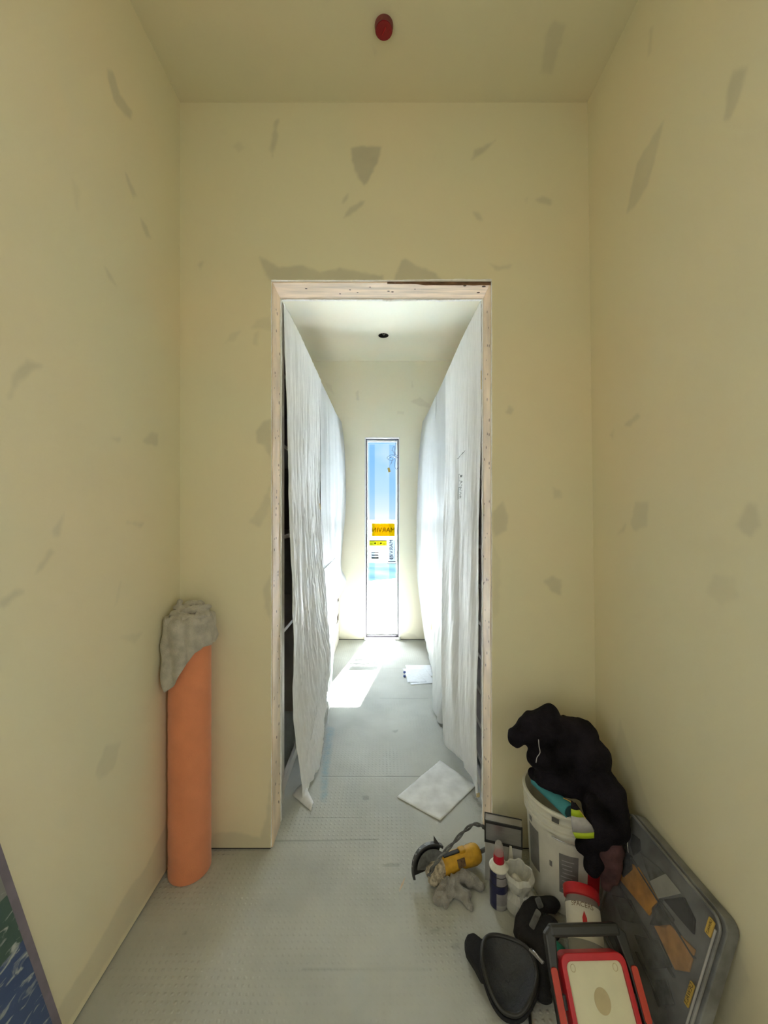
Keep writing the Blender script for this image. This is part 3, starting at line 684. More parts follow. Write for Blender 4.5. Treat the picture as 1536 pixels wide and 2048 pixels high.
# twisted wires hanging by the window
wy = YF+.03
wr = MB()
def loop(pts, r=.0022): wr.tube(spline([W(a, b, wy+.004*math.sin(i*2)) for i, (a, b) in enumerate(pts)], 6), r, 6)
loop([(792, 879), (791, 895), (789, 908), (793, 914), (797, 913)])
loop([(796, 912), (790, 909), (782, 910), (774, 916), (782, 921), (788, 919), (791, 914)])
loop([(794, 914), (788, 911), (782, 914), (777, 917), (784, 914), (790, 916)])
loop([(789, 908), (786, 902), (786, 895), (789, 893), (790, 903), (791, 910)])
loop([(793, 914), (790, 924), (790, 935), (794, 938), (797, 928), (795, 914)])
loop([(786, 916), (783, 926), (781, 929)])
loop([(786, 902), (780, 899), (783, 901)], .0014)
tag(wr.build('wire_bundle', M_wire, smooth=True), 'loose loops of pale thin wire hanging at the top right of the slim window', 'wire')
wtag = MB().prism(rrect(-.013, .013, -.026, .026, .006), .002, Matrix.Translation(W(778, 940, wy)) @ Matrix.Rotation(PI/2, 4, 'X') @ Matrix.Rotation(.25, 4, 'Z'))
tgo = empty('paper_tag', W(778, 940, wy), label='small yellow tag hanging below the wire loops at the window', cat='tag')
wtag.build('card', M_tagy, tgo); MB().tube([W(778, 937, wy), W(780, 930, wy), W(784, 920, wy+.002)], .0008, 5).build('string', M_wire, tgo)
# outdoors
tag(MB().add([(-3, YF+.2, -.12), (4, YF+.2, -.12), (4, 11.5, -.12), (-3, 7.2, -.12), (-3, YF+.2, -.4), (4, YF+.2, -.4), (4, 11.5, -.4), (-3, 7.2, -.4)],
    [(0, 1, 2, 3), (7, 6, 5, 4), (0, 4, 5, 1), (1, 5, 6, 2), (2, 6, 7, 3), (3, 7, 4, 0)]).build('terrace', M_terrace), kind='structure')
tag(MB().box(-150, 150, 5, 44, -4.2, -4.0).build('ground_outside', M_haze), kind='structure')
tag(MB().box(-400, 400, 44, 420, -4.2, -4.0).build('ground_distant', M_terrace), kind='structure')  # white far ground, distance fog put into its colour

# ------------------------------------------------------------------ closet units
def closet(side, label):
    s = side; xf = s*.487; xb = s*(XI-.006); y0, y1 = 1.865, YF-.006
    c = empty('closet_unit', (s*.75, 3.0, 0), label=label, cat='closet')
    def bx(m, xa, xc, ya, yc, za, zc, mi=0): m.box(min(xa, xc), max(xa, xc), ya, yc, za, zc, mi); return m
    for y in (y0, 2.75, 3.55, y1-.02):
        w = .045 if y == y0 else .02
        bx(bx(MB(), xf-s*-.002, xb-s*.02, y, y+w, .0, 2.42), xf, xf+s*.0018, y, y+w, .0, 2.42, 1).build('side_panel', [M_melamine, M_melamine_edge], c)
    bx(MB(), xb-s*.018, xb, y0, y1, 0, 2.42).build('back_panel', M_melamine, c)
    bx(MB(), xf+s*.002, xb, y0-.003, y1, 2.421, 2.44).build('top_panel', M_melamine, c)
    bx(MB(), xf+s*.012, xf+s*.03, y0+.046, 3.549, .0, .055).build('kick_board', M_melamine_edge, c)
    zs = (.835, 1.3, 1.75, 2.1) if s < 0 else (.18, .354, .525, .70, .866, 1.05, 1.25, 1.6, 2.0)
    for z in zs:
        for ya, yc in ((y0+.047, 2.748), (2.772, 3.548)):
            bx(bx(MB(), xf+s*.004, xb-s*.02, ya, yc, z-.018, z), xf+s*.0005, xf+s*.004, ya, yc, z-.018, z, 1).build('shelf', [M_melamine, M_melamine_edge], c)
    if s < 0:
        for za, zc in ((.107, .235), (.314, .443)):
            d = bx(bx(MB(), xf, xf+s*.018, 3.575, y1-.022, za, zc), xf+s*.02, xb-s*.03, 3.59, y1-.035, za, za+.07).build('drawer', M_drawer, c)
        bx(MB(), xf, xf+s*.018, 3.575, y1-.022, .0, .10).build('kick_board', M_drawer, c); bx(MB(), xf, xf+s*.018, 3.575, y1-.022, .52, .65).build('drawer_panel', M_drawer, c)
        bx(MB(), xf+s*.004, xb-s*.02, 3.572, y1-.022, .66, .68).build('shelf', M_melamine, c)
    return c
closet(-1, 'tall taupe closet unit with shelves and drawers behind the left plastic sheets')
closet(1, 'tall taupe closet unit with close set shelves behind the right plastic sheets')

# ------------------------------------------------------------------ plastic sheets
def cr1(P, t):
    """catmull-rom through list of vectors, t in 0..1"""
    n = len(P)-1; f = min(t*n, n-1e-6); i = int(f); u = f-i
    a, b, c, d = P[max(i-1, 0)], P[i], P[i+1], P[min(i+2, n)]
    return .5*((2*b)+(c-a)*u+(2*a-5*b+4*c-d)*u*u+(3*b-a-3*c+d)*u**3)
def sheet(name, rows, material, parent, nu=70, nv=140, folds=(), crink=.0, seed=0, sharp_last=False, hem=0, side=0):
    """rows: [(z, [(px,y)...])] top to bottom"""
    zs = [r[0] for r in rows]; m = len(rows[0][1])
    R = [[Vector((X(px, y), y, z if not isinstance(z, (list, tuple)) else z[k])) for k, (px, y) in enumerate(pts)] for z, pts in rows]
    vs = []; fs = []
    for j in range(nv+1):
        tv = j/nv; colp = [cr1([R[i][k] for i in range(len(R))], tv) for k in range(m)]
        for i in range(nu+1):
            u = i/nu
            if sharp_last:
                q = (m-2)/(m-1)
                p = cr1(colp[:-1], u/q) if u <= q else colp[-2].lerp(colp[-1], (u-q)/(1-q))
            else: p = cr1(colp, u)
            vs.append(p.copy())
    # displace in x (sheet hangs roughly in a y-z plane)
    out = []
    for idx, p in enumerate(vs):
        j, i = divmod(idx, nu+1); v = j/nv; u = i/nu; amp = min(1, v*2.2)
        dx = sum(A*math.sin(2*PI*(u*k)+ph+1.5*math.sin(v*2+ph)) for A, k, ph in folds)*amp*min(1, u*5+.15)
        if side: dx = side*abs(dx)*.9
        if crink:
            q = Vector((p.x*3, p.y*26+seed, p.z*2.4)); dx += (side or 1)*crink*(noise.fractal(q, 1.0, 2.0, 4)+.35*noise.noise(q*4))*min(1, .3+v*2)
        hm = hem*noise.noise(Vector((seed, u*5, 0)))*(v**6)
        out.append((p.x+dx, p.y, max(.004, p.z+hm)))
    for j in range(nv):
        for i in range(nu): a = j*(nu+1)+i; fs.append((a, a+1, a+nu+2, a+nu+1))
    mb = MB().add(out, fs); return mb
def sheet_thing(name, label, mb, material, tapes=()):
    e = empty(name, (mb.v[0][0], mb.v[0][1], 2.43), label=label, cat='plastic sheet', group='plastic sheets hung over the closets')
    o = mb.build('film', material, e, smooth=True, solid=.0012)
    for t in tapes: t.build('tape', M_tape, e)
    return e
def tape(px, py, y, w, h, rot=0, lean=0):
    return MB().prism(rrect(-w/2, w/2, -h/2, h/2, min(w, h)*.2, 2), .0008, Matrix.Translation(W(px, py, y)) @ Matrix.Rotation(rot, 4, 'Z') @ Matrix.Rotation(PI/2, 4, 'X') @ Matrix.Rotation(lean, 4, 'Z'))
A = sheet('a', [(2.43, [(568, 1.87), (600, 2.2), (620, 2.5), (637, 2.83), (642, 2.95)]), (1.9, [(574, 1.87), (602, 2.2), (620, 2.5), (636, 2.83), (642, 2.95)]),
    (1.47, [(579, 1.87), (604, 2.2), (620, 2.5), (634, 2.8), (640, 2.9)]), (.87, [(585, 1.87), (609, 2.15), (628, 2.4), (645, 2.65), (650, 2.75)]),
    (.5, [(586, 1.87), (609, 2.05), (633, 2.25), (655, 2.48), (659, 2.6)]), (.3, [(592, 1.87), (608, 1.97), (623, 2.1), (637, 2.28), (655, 2.42)]),
    (.12, [(603, 1.87), (605, 1.9), (608, 1.94), (612, 2.0), (644, 2.2)]), (.012, [(606, 1.885), (607, 1.89), (607, 1.9), (608, 1.92), (638, 2.12)])],
    None, None, nu=110, nv=220, folds=((.006, 3.2, .4), (.004, 7, 1.2)), crink=.0085, seed=2, sharp_last=True, side=1)
# end curled onto the floor
n = 12; vs = []; fs = []
q = [FL(584, 1590, .006), FL(607, 1563, .035), FL(628, 1606, .012), FL(622, 1622, .004)]
for i in range(n+1):
    for j in range(n+1):
        u, v = i/n, j/n; p = (q[0]*(1-u)+q[1]*u)*(1-v)+(q[3]*(1-u)+q[2]*u)*v; p.z += .018*math.sin(PI*u)*(.3+.7*v)*.6+.002*noise.noise(p*40); vs.append(p)
for i in range(n):
    for j in range(n): a = i*(n+1)+j; fs.append((a, a+1, a+n+2, a+n+1))
A.add(vs, fs)
sheet_thing('plastic_sheet', 'crinkled white sheet nearest on the left, its end curled onto the floor', A, M_crinkle)
B = sheet('b', [(2.43, [(636, 2.85), (655, 3.3), (671, 3.85), (683, 4.27)]), (2.11, [(640, 2.9), (657, 3.3), (673, 3.8), (689, 4.2)]), (1.56, [(641, 2.9), (657, 3.3), (675, 3.8), (691, 4.2)]),
    (1.24, [(642, 2.85), (658, 3.3), (672, 3.7), (687, 4.2)]), (.86, [(646, 2.85), (660, 3.3), (672, 3.7), (681, 4.15)]), ((.74, .74, .70, .70), [(647, 2.85), (662, 3.3), (675, 3.7), (691, 4.15)]),
    ((.70, .66, .58, .57), [(648, 2.85), (660, 3.3), (668, 3.6), (680, 4.05)])], None, None, nu=90, nv=150, folds=((.012, 2.2, .5), (.006, 5, 2)), crink=.002, seed=5, side=1)
sheet_thing('plastic_sheet', 'smooth white sheet far on the left, its hem flaring above the drawers', B, M_sheet, [tape(640, 1013, 2.8, .012, .045, 1.2, .2)])
C = sheet('c', [((1.0, 1.0, 1.0), [(645, 2.8), (660, 3.2), (671, 3.62)]), ((.7, .7, .7), [(648, 2.75), (662, 3.2), (674, 3.6)]), ((.5, .5, .5), [(652, 2.7), (665, 3.1), (673, 3.5)]),
    ((.25, .28, .3), [(655, 2.6), (662, 2.9), (667, 3.2)]), ((.04, .05, .06), [(655, 2.5), (658, 2.7), (660, 2.9)])], None, None, nu=50, nv=80, folds=((.006, 2, 0),), crink=.002, seed=9)
sheet_thing('plastic_sheet', 'short white sheet hanging below the others on the left by the sunlit floor', C, M_sheet, [tape(646, 1252, 2.64, .02, .07, 1.2, .25)])
D = sheet('d', [(2.43, [(962, 1.85), (930, 2.17), (908, 2.5), (891, 2.84)]), (1.9, [(963, 1.85), (930, 2.16), (908, 2.48), (892, 2.8)]), (1.4, [(959, 1.85), (930, 2.14), (908, 2.42), (890, 2.74)]),
    (.9, [(958, 1.85), (931, 2.1), (907, 2.33), (888, 2.58)]), (.45, [(954, 1.85), (930, 2.05), (907, 2.22), (887, 2.40)]), ((.16, .16, .14, .10), [(956, 1.855), (936, 2.0), (913, 2.16), (888, 2.33)]),
    ((.012, .06, .05, .02), [(958, 1.88), (942, 1.99), (922, 2.14), (890, 2.31)])], None, None, nu=110, nv=200, folds=((.016, 1.35, .9), (.005, 3.2, .4)), crink=.003, seed=21, side=-1)
# rolled free edge of the near right sheet
sheet_thing('plastic_sheet', 'white sheet nearest on the right with a small printed logo', D, M_crinkle, [tape(956, 1590, 1.875, .018, .022, .3), tape(963, 760, 1.85, .008, .09, .4)])
E = sheet('e', [(2.43, [(894, 2.78), (875, 3.25), (862, 3.7)]), (1.6, [(893, 2.8), (875, 3.2), (861, 3.6)]), (1.2, [(892, 2.8), (876, 3.15), (860, 3.6)]), (.8, [(891, 2.75), (876, 3.05), (863, 3.45)]),
    (.4, [(889, 2.65), (876, 2.85), (866, 3.1)]), ((.02, .012, .02), [(887, 2.55), (881, 2.57), (867, 2.76)])], None, None, nu=60, nv=120, folds=((.014, 1.1, .3), (.004, 2.6, 1)), crink=.002, seed=31, side=-1)
sheet_thing('plastic_sheet', 'white sheet in the middle on the right, its torn edge touching the floor', E, M_sheet, [tape(863, 1250, 3.45, .018, .09, -1.2, -.15)])
G = sheet('g', [(2.43, [(872, 3.3), (858, 3.8), (845, 4.27)]), (2.0, [(871, 3.35), (856, 3.8), (838, 4.2)]), (1.35, [(869, 3.4), (853, 3.8), (834, 4.2)]), (.75, [(868, 3.4), (854, 3.8), (835, 4.2)]),
    (.3, [(867, 3.4), (856, 3.8), (845, 4.15)]), ((.02, .05, .09), [(866, 3.35), (858, 3.7), (851, 4.05)])], None, None, nu=70, nv=120, folds=((.008, 1.5, 1.0),), crink=.0015, seed=41, side=-1)
sheet_thing('plastic_sheet', 'white sheet farthest on the right, bulging toward the slim window', G, M_sheet)
# the printed logo rides on the near right sheet: find film x at given (y,z)
def film_x(mb, y, z):
    best = min(mb.v, key=lambda v: (v[1]-y)**2+(v[2]-z)**2); return best[0]
def put_print(mbp, mb):
    mbp.v = [(film_x(mb, v[1], v[2])-.0016, v[1], v[2]) for v in mbp.v]; return mbp
ly, lz = 2.235, Z(968, 2.235)
Mt = frame_from((0, ly, lz), (0, -.0, -1), (0, -1, 0), (-1, 0, 0)) @ Matrix.Diagonal((1, 2.7, 1, 1))
pr = text_mb('Alpine', .042, Mt @ Matrix.Translation((.030, 0, 0)))
pr.add([Mt @ Vector(p) for p in ((-.065, -.016, 0), (-.048, .016, 0), (-.038, .012, 0), (-.018, -.016, 0), (-.028, -.016, 0), (-.042, .002, 0), (-.050, -.004, 0), (-.057, -.016, 0))], [tuple(range(8))])
for a, b, c, d in ((-.066, .09, -.027, -.0245), (.02, .085, -.022, -.020)): pr.add([Mt @ Vector(p) for p in ((a, c, 0), (b, c, 0), (b, d, 0), (a, d, 0))], [(0, 1, 2, 3)])
ml = [(-.045+k*.0135, .0025+.0035*((k*7) % 3)/2) for k in range(8)]
pr.add([Vector((0, ly-a*2.3, Z(911, ly)+a*.15)) for a, h in ml]+[Vector((0, ly-a*2.3, Z(911, ly)+a*.15+h)) for a, h in ml], [(k, k+1, 9+k, 8+k) for k in range(7)])
# subdivide print so it follows the film
bmp = bmesh.new(); vv = [bmp.verts.new(v) for v in pr.v]
for f in pr.f:
    try: bmp.faces.new([vv[i] for i in f])
    except Exception: pass
put = MB(); bmesh.ops.triangulate(bmp, faces=bmp.faces); bmp.verts.index_update()
put.add([v.co.copy() for v in bmp.verts], [tuple(v.index for v in f.verts) for f in bmp.faces]); bmp.free()
Dtop = [o for o in COL.objects if o.get('label', '').startswith('white sheet nearest on the right')][0]
put_print(put, D).build('printed_logo', M_ink, [c for c in Dtop.children if c.name.startswith('film')][0])

# ------------------------------------------------------------------ orange roll and towel
rc = Vector((-.762, 1.524, 0)); RR = .0775
ro = empty('membrane_roll', rc, label='tall orange membrane roll standing on end in the left corner', cat='roll')
Mr = Matrix.Translation(rc)
prof = [(RR-.004, 0.0), (RR, .004)]+[(RR+.0006*math.sin(i*1.7), .004+.99*i/40) for i in range(1, 41)]+[(RR-.003, .998), (.030, .998), (.028, .96), (.001, .96)]
m_ = MB().lathe([(.001, 0)]+prof, 64, Mr)
m_.build('roll_body', M_orange, ro, smooth=True)
sp_ = []
for k in range(140):
    a = k*.22; r = .032+.042*k/140; sp_.append(rc+Vector((r*math.cos(a), r*math.sin(a), .9985)))
MB().tube(sp_, .0007, 4).build('wound_edge', M_redor, ro)
# towel: polar sheet draped over the roll end
nr, na = 46, 120; vs = []; fs = []
def dropamt(a):
    # a: angle, -90 deg faces the camera; longest drop front-left
    d = math.degrees(a) % 360
    pts = [(0, .10), (40, .05), (90, .04), (140, .07), (180, .13), (210, .17), (228, .205), (246, .255), (262, .235), (285, .165), (305, .115), (330, .10), (360, .10)]
    for (a0, d0), (a1, d1) in zip(pts, pts[1:]):
        if a0 <= d <= a1: return d0+(d1-d0)*(d-a0)/(a1-a0)
    return .1
for j in range(nr+1):
    s = j/nr
    for k in range(na):
        a = 2*PI*k/na; L = RR+.008; tot = L+dropamt(a); q = s*tot
        if q < L*.86: r = q; z = 1.004+.022*math.cos(q/L*PI/2)
        else:
            e = (q-L*.86)/(L*.28); 
            if e < 1: r = L*.86+(L*.14+.006)*math.sin(e*PI/2); z = 1.004+.004-(.012)*(1-math.cos(e*PI/2))-(q-L*.86)*.4
            else: r = L+.006; z = 1.004+.004-.012-L*.28*.4-(q-L*1.14)
            r = max(r, RR+.004) if z < 1.0 else r
        hang = max(0, (1.0-z)/.25)
        p = Vector((math.cos(a), math.sin(a), 0))
        fold = .007*math.sin(5*a+2.5+z*8)*min(1, .25+hang*2)+.005*noise.noise(Vector((math.cos(a)*3, math.sin(a)*3, z*14)))
        r2 = max(r+abs(fold)*1.6+hang*.006*(1 if 200 < math.degrees(a) % 360 < 250 else .4), 0 if z > 1.0 else RR+.0035)
        zz = z+(.020*noise.fractal(Vector((p.x*r*26, p.y*r*26, 4)), 1, 2, 3) if z > .985 else 0)
        if z > .985 and r < RR+.004: zz = max(zz, 1.003)
        vs.append(rc+Vector((p.x*r2, p.y*r2, zz)))
for j in range(nr):
    for k in range(na): fs.append((j*na+k, j*na+(k+1) % na, (j+1)*na+(k+1) % na, (j+1)*na+k))
tw = MB().add(vs, fs)
# bunched tuft and rolled folds on top
def band(mb, pts, w, up=.012, seed=0, nrm=(0, 0, 1)):
    P = spline(pts, 8); vs = []; fs = []; m = 9
    for i, p in enumerate(P):
        t = (P[min(i+1, len(P)-1)]-P[max(i-1, 0)]).normalized(); s = t.cross(Vector(nrm)).normalized()
        ww = w*(.55+.45*math.sin(PI*min(1, max(0, i/(len(P)-1)))))
        for k in range(m):
            e = k/(m-1)*2-1
            vs.append(p+s*e*ww+Vector(nrm)*up*(1-e*e)*(1+.4*noise.noise(p*30+Vector((seed, 0, e)))))
    for i in range(len(P)-1):
        for k in range(m-1): fs.append((i*m+k, i*m+k+1, (i+1)*m+k+1, (i+1)*m+k))
    return mb.add(vs, fs)
fold_caps = [(rc+Vector(a), rc+Vector(b), r0, r1) for a, b, r0, r1 in (
 ((-.045, -.030, 1.012), (.015, -.062, 1.004), .016, .014), ((.015, -.062, 1.004), (.060, -.040, 1.006), .014, .016), ((.060, -.040, 1.006), (.072, .0, 1.012), .016, .013),
 ((-.050, .0, 1.03), (-.042, .0, 1.058), .014, .010), ((-.030, -.005, 1.026), (.030, -.02, 1.030), .017, .015), ((.030, -.02, 1.030), (.070, .0, 1.034), .015, .011), ((-.02, .02, 1.04), (.04, .02, 1.048), .014, .010),
 ((-.060, -.050, .985), (-.030, -.068, .975), .016, .012), ((-.048, -.070, .94), (-.056, -.066, .84), .010, .007), ((-.020, -.080, .96), (-.036, -.078, .86), .008, .006))]
cr_ = blob(fold_caps, .0045, .007, 26, 17, smooth_it=3)
tw.add(cr_.v, cr_.f)
te = empty('towel', rc+Vector((0, 0, 1.0)), label='grey towel draped over the top of the orange roll', cat='towel')
tw.build('cloth', M_towel, te, smooth=True, solid=.003)

# ------------------------------------------------------------------ leaning painted board, lower left
pA, pB = Vector((XL+.012, .853, .62)), Vector((XL+.012, .996, .083))
dv = (pB-pA).normalized()
bt = pA-dv*.36; bb = pB+dv*.055; wdt = .62
bd = empty('leaning_board', (XL+.03, .80, .0), label='board with blue and green painted face and purple grey edge leaning on the left wall', cat='board')
# the board stands on its lower corner: far edge from bb up to bt, width toward the camera
nv_ = Vector((0, -dv.z, dv.y)); nv_ = nv_ if nv_.y < 0 else -nv_
Mb = frame_from(bb, -dv, nv_, Vector((1, 0, 0)))
lift = .0
ring_o = rrect(0, 1.0, 0, wdt, .008); 
MB().prism([(0, 0), (1.0, 0), (1.0, wdt), (0, wdt)], .012, Mb @ Matrix.Translation((0, 0, -.006))).build('panel', M_artedge, bd)
MB().prism([(.015, .019), (.985, .019), (.985, wdt-.015), (.015, wdt-.015)], .0015, Mb @ Matrix.Translation((0, 0, .006))).build('painted_face', M_art, bd)

# ------------------------------------------------------------------ red cap on the near ceiling
cpc = Vector((.005, 1.357, CEIL))
cp = empty('sprinkler_cover', cpc, label='round red plastic cap sticking out of the near ceiling', cat='sprinkler cover')
MB().lathe([(.0325, 0), (.0325, -.003), (.031, -.016), (.0285, -.017)], 40, Matrix.Translation(cpc)).build('rim', M_capedge, cp, smooth=True)
MB().lathe([(.0285, -.014), (.028, -.019), (.001, -.019)], 40, Matrix.Translation(cpc)).build('face', M_capred, cp, smooth=True)
MB().box(-.001, .001, -.012, .012, -.0215, -.019, 0, Matrix.Translation(cpc) @ Matrix.Rotation(.5, 4, 'Z')).build('ridge', M_red, cp)

# ------------------------------------------------------------------ papers
def paper(pxs, z, m, name, label, seed=0, bump=.003, group=None, curl=None):
    q = [FL(a, b, z) for a, b in pxs]; n = 24; vs = []; fs = []
    for i in range(n+1):
        for j in range(n+1):
            u, v = i/n, j/n; p = (q[0]*(1-u)+q[1]*u)*(1-v)+(q[3]*(1-u)+q[2]*u)*v
            p.z += bump*(.5+.5*noise.noise(p*11+Vector((seed, 0, 0))))+bump*.3*noise.noise(p*45)
            if curl: p.z += curl*max(0, math.sin(u*PI))*max(0, v-.7)*3
            vs.append(p)
    for i in range(n):
        for j in range(n): a = i*(n+1)+j; fs.append((a, a+1, a+n+2, a+n+1))
    o = MB().add(vs, fs).build(name, m, smooth=True, solid=.0004); tag(o, label, 'paper', group); return o
paper([(793, 1595), (880, 1521), (952, 1572), (880, 1643)], .0012, M_paper, 'paper_sheet', 'large smudged white paper on the floor in the doorway', 1, .005)
PG = 'papers by the right sheets'
paper([(810, 1330), (862, 1330), (866, 1352), (818, 1352)], .0006, M_paper2, 'paper_sheet', 'hindmost white paper beside the right plastic sheets', 2, .001, PG)
paper([(805, 1337), (850, 1337), (872, 1366), (822, 1370)], .0022, M_paper2, 'paper_sheet', 'white paper sticking out nearest, under the others by the right sheets', 3, .001, PG)
paper([(812, 1346), (838, 1346), (854, 1364), (815, 1365)], .0044, M_paper2, 'paper_sheet', 'small white paper lying on top of the papers by the right sheets', 4, .001, PG)
for (a, b, lab) in ((809, 1346, 'blue cap beside the papers, the farther of two'), (809, 1354, 'blue cap beside the papers, the nearer of two')):
    c = FL(a, b); MB_ = MB().lathe([(.001, 0), (.010, 0), (.011, .002), (.011, .012), (.009, .014), (.006, .010), (.001, .010)], 20, Matrix.Translation(c))
    tag(MB_.build('bottle_cap', M_blue, smooth=True), lab, 'cap', 'blue caps by the papers')
sl0, sl1 = FL(798, 1784), FL(811, 1753)
v_ = (sl1-sl0).normalized(); s_ = Vector((-v_.y, v_.x, 0))*.004
tag(MB().add([sl0, (sl0+sl1)/2+s_, sl1, (sl0+sl1)/2-s_, (sl0+sl1)/2+Vector((0, 0, .006))], [(0, 3, 4), (3, 2, 4), (2, 1, 4), (1, 0, 4), (0, 1, 2, 3)]).build('wood_splinter', M_wood), 'thin wood splinter on the floor left of the angle grinder', 'splinter')

# ------------------------------------------------------------------ bucket
bc = Vector((.690, 1.452, 0)); bk_ = empty('bucket', bc, label='white plastic bucket by the right wall under a black jacket', cat='bucket')
Mk = Matrix.Translation(bc)
BP = [(.001, .0), (.118, .0), (.124, .006), (.138, .285), (.1385, .29), (.147, .292), (.147, .300), (.1395, .302), (.140, .318), (.149, .320), (.149, .328), (.1405, .330), (.1415, .352), (.151, .354), (.153, .362), (.149, .368), (.143, .368), (.139, .360), (.121, .012), (.001, .010)]
MB().lathe(BP, 80, Mk).build('body', M_pail, bk_, smooth=True)
def brad(z): return .124+(.138-.124)*(z-.006)/.279
def cpatch(mb, a0, a1, z0, z1, mi=0, off=.0008, n=10, rfun=brad, M=Mk):
    vs = []; fs = []
    for i in range(n+1):
        a = math.radians(a0+(a1-a0)*i/n)
        for z in (z0, z1): r = rfun(z)+off; vs.append(M @ Vector((r*math.cos(a), r*math.sin(a), z)))
    for i in range(n): fs.append((2*i, 2*i+2, 2*i+3, 2*i+1))
    return mb.add(vs, fs, mi)
lb = cpatch(MB(), 236, 262, .085, .225)
rnd = random.Random(5)
for k in range(8):
    z = .10+k*.0145; a = 238+rnd.uniform(0, 3); cpatch(lb, a, a+rnd.uniform(12, 20), z, z+.003, 1, .0014)
lb.build('label', [M_paillab, M_silver], bk_, smooth=True)
lb2 = MB()
for k in range(7):
    a = 263+rnd.uniform(0, .5); z = .07-k*.0075; cpatch(lb2, a, a+rnd.uniform(7, 10), z, z+.0035, 0, .0014)
cpatch(lb2, 262, 274, .015, .075, 1, .0008)
lb2.build('label', [M_paillab, M_label], bk_, smooth=True)
cpatch(MB(), 276, 300, .05, .20).build('label', M_red, bk_, smooth=True)
cpatch(cpatch(cpatch(MB(), 180, 204, .10, .25), 182, 190, .26, .28), 222, 226, .16, .18).build('label', M_paillab, bk_, smooth=True)  # plain grey patches on the bucket's left side
pts = []
for k in range(25):
    a = math.radians(228+k*5.5); pts.append(bc+Vector((.153*math.cos(a), .153*math.sin(a), .283-.006*math.sin(k/24*PI))))
MB().tube(pts, .0022, 8).build('bail_handle', M_steel, bk_, smooth=True)
cpatch(MB(), 222, 232, .270, .287, 0, .010).build('handle_lug', M_pail, bk_); cpatch(MB(), 228, 237, .335, .352, 0, .011).build('rim_tape', M_bing, bk_)
# teal foam roll lying in the bucket mouth
ta, tb = W(1072, 1572, 1.43), W(1134, 1624, 1.305)
tb.z = max(tb.z, .385)
te_ = empty('foam_roll', ta, label='teal foam roll sticking out over the bucket rim', cat='roll')
ta = Vector((.585, 1.47, .392)); tb = Vector((.640, 1.318, .386))
MB().tube([ta+(tb-ta)*k/6 for k in range(7)], .0235, 24).build('foam', M_teal, te_, smooth=True)
dd = (tb-ta).normalized()
MB().tube([tb+dd*.0002, tb+dd*.0012], .0195, 24).build('end_disc', M_tealdk, te_, smooth=True)

# ------------------------------------------------------------------ soft heaps by voxel union
def caps_px(l):
    return [(W(a, b, y), W(c, d, y2), r*y/F, r2*y2/F) for a, b, y, c, d, y2, r, r2 in l]
jk = empty('jacket', bc+Vector((0, 0, .36)), label='black fleece jacket with a lime and silver reflective band heaped on the white bucket', cat='jacket')
J = blob(caps_px([
 (1034, 1474, 1.42, 1062, 1448, 1.43, 19, 24), (1062, 1448, 1.43, 1098, 1429, 1.44, 24, 22), (1060, 1470, 1.42, 1100, 1470, 1.43, 24, 34), (1100, 1470, 1.43, 1160, 1472, 1.43, 34, 34),
 (1130, 1462, 1.43, 1160, 1470, 1.43, 28, 28), (1080, 1510, 1.40, 1150, 1510, 1.41, 27, 46), (1150, 1505, 1.41, 1180, 1515, 1.41, 42, 40), (1065, 1545, 1.42, 1066, 1550, 1.42, 9, 9),
 (1088, 1552, 1.40, 1140, 1560, 1.38, 22, 32), (1140, 1560, 1.38, 1200, 1570, 1.36, 32, 36), (1200, 1580, 1.34, 1212, 1640, 1.30, 40, 40), (1212, 1590, 1.33, 1222, 1650, 1.28, 38, 34),
 (1195, 1610, 1.30, 1180, 1600, 1.28, 20, 14), (1180, 1655, 1.265, 1183, 1735, 1.262, 17, 17), (1168, 1692, 1.265, 1190, 1725, 1.262, 16, 16), (1200, 1660, 1.26, 1225, 1655, 1.26, 26, 28), (1200, 1640, 1.26, 1200, 1680, 1.26, 26, 20)]),
 voxel=.0055, amp=.006, freq=11, seed=3)
J.build('fleece', M_black, jk, smooth=True)
def quadstrip(pxl, pxr, ys, n=10, bulge=.004):
    """band between two px polylines (same count); ys depth per row"""
    vs = []; fs = []; m = len(pxl)
    for i in range(m):
        a, b = W(*pxl[i], ys[i]), W(*pxr[i], ys[i])
        for k in range(n+1):
            t = k/n; p = a.lerp(b, t); p.y -= bulge*math.sin(PI*t); vs.append(p)
    for i in range(m-1):
        for k in range(n): q = i*(n+1)+k; fs.append((q, q+1, q+n+2, q+n+1))
    return MB().add(vs, fs)
yb = 1.238
quadstrip([(1142, 1617), (1142, 1631)], [(1158, 1619), (1169, 1634)], [yb, yb]).build('lime_band', M_lime, jk, smooth=True, solid=.002)
quadstrip([(1142, 1631), (1143, 1650), (1145, 1664)], [(1169, 1634), (1183, 1650), (1190, 1664)], [yb-.0005]*3).build('silver_band', M_silver, jk, smooth=True, solid=.002)
quadstrip([(1145, 1664), (1151, 1676)], [(1190, 1664), (1198, 1674)], [yb-.001, yb-.001]).build('lime_band', M_lime, jk, smooth=True, solid=.002)
quadstrip([(1142, 1600), (1142, 1617)], [(1150, 1605), (1160, 1619)], [yb+.006, yb]).build('sleeve_edge', M_black, jk, smooth=True, solid=.003)
MB().tube(spline([W(1127, 1596, 1.30), W(1145, 1606, 1.262), W(1160, 1622, 1.236), W(1171, 1637, 1.232)], 6), .0014, 6).build('piping', M_tagy, jk, smooth=True)
zp = spline([W(1077, 1479, 1.352), W(1078, 1492, 1.345), W(1080, 1505, 1.338), W(1074, 1515, 1.338), W(1072, 1525, 1.340)], 6)
MB().tube(zp, .0013, 6).build('zip', M_silver, jk, smooth=True)
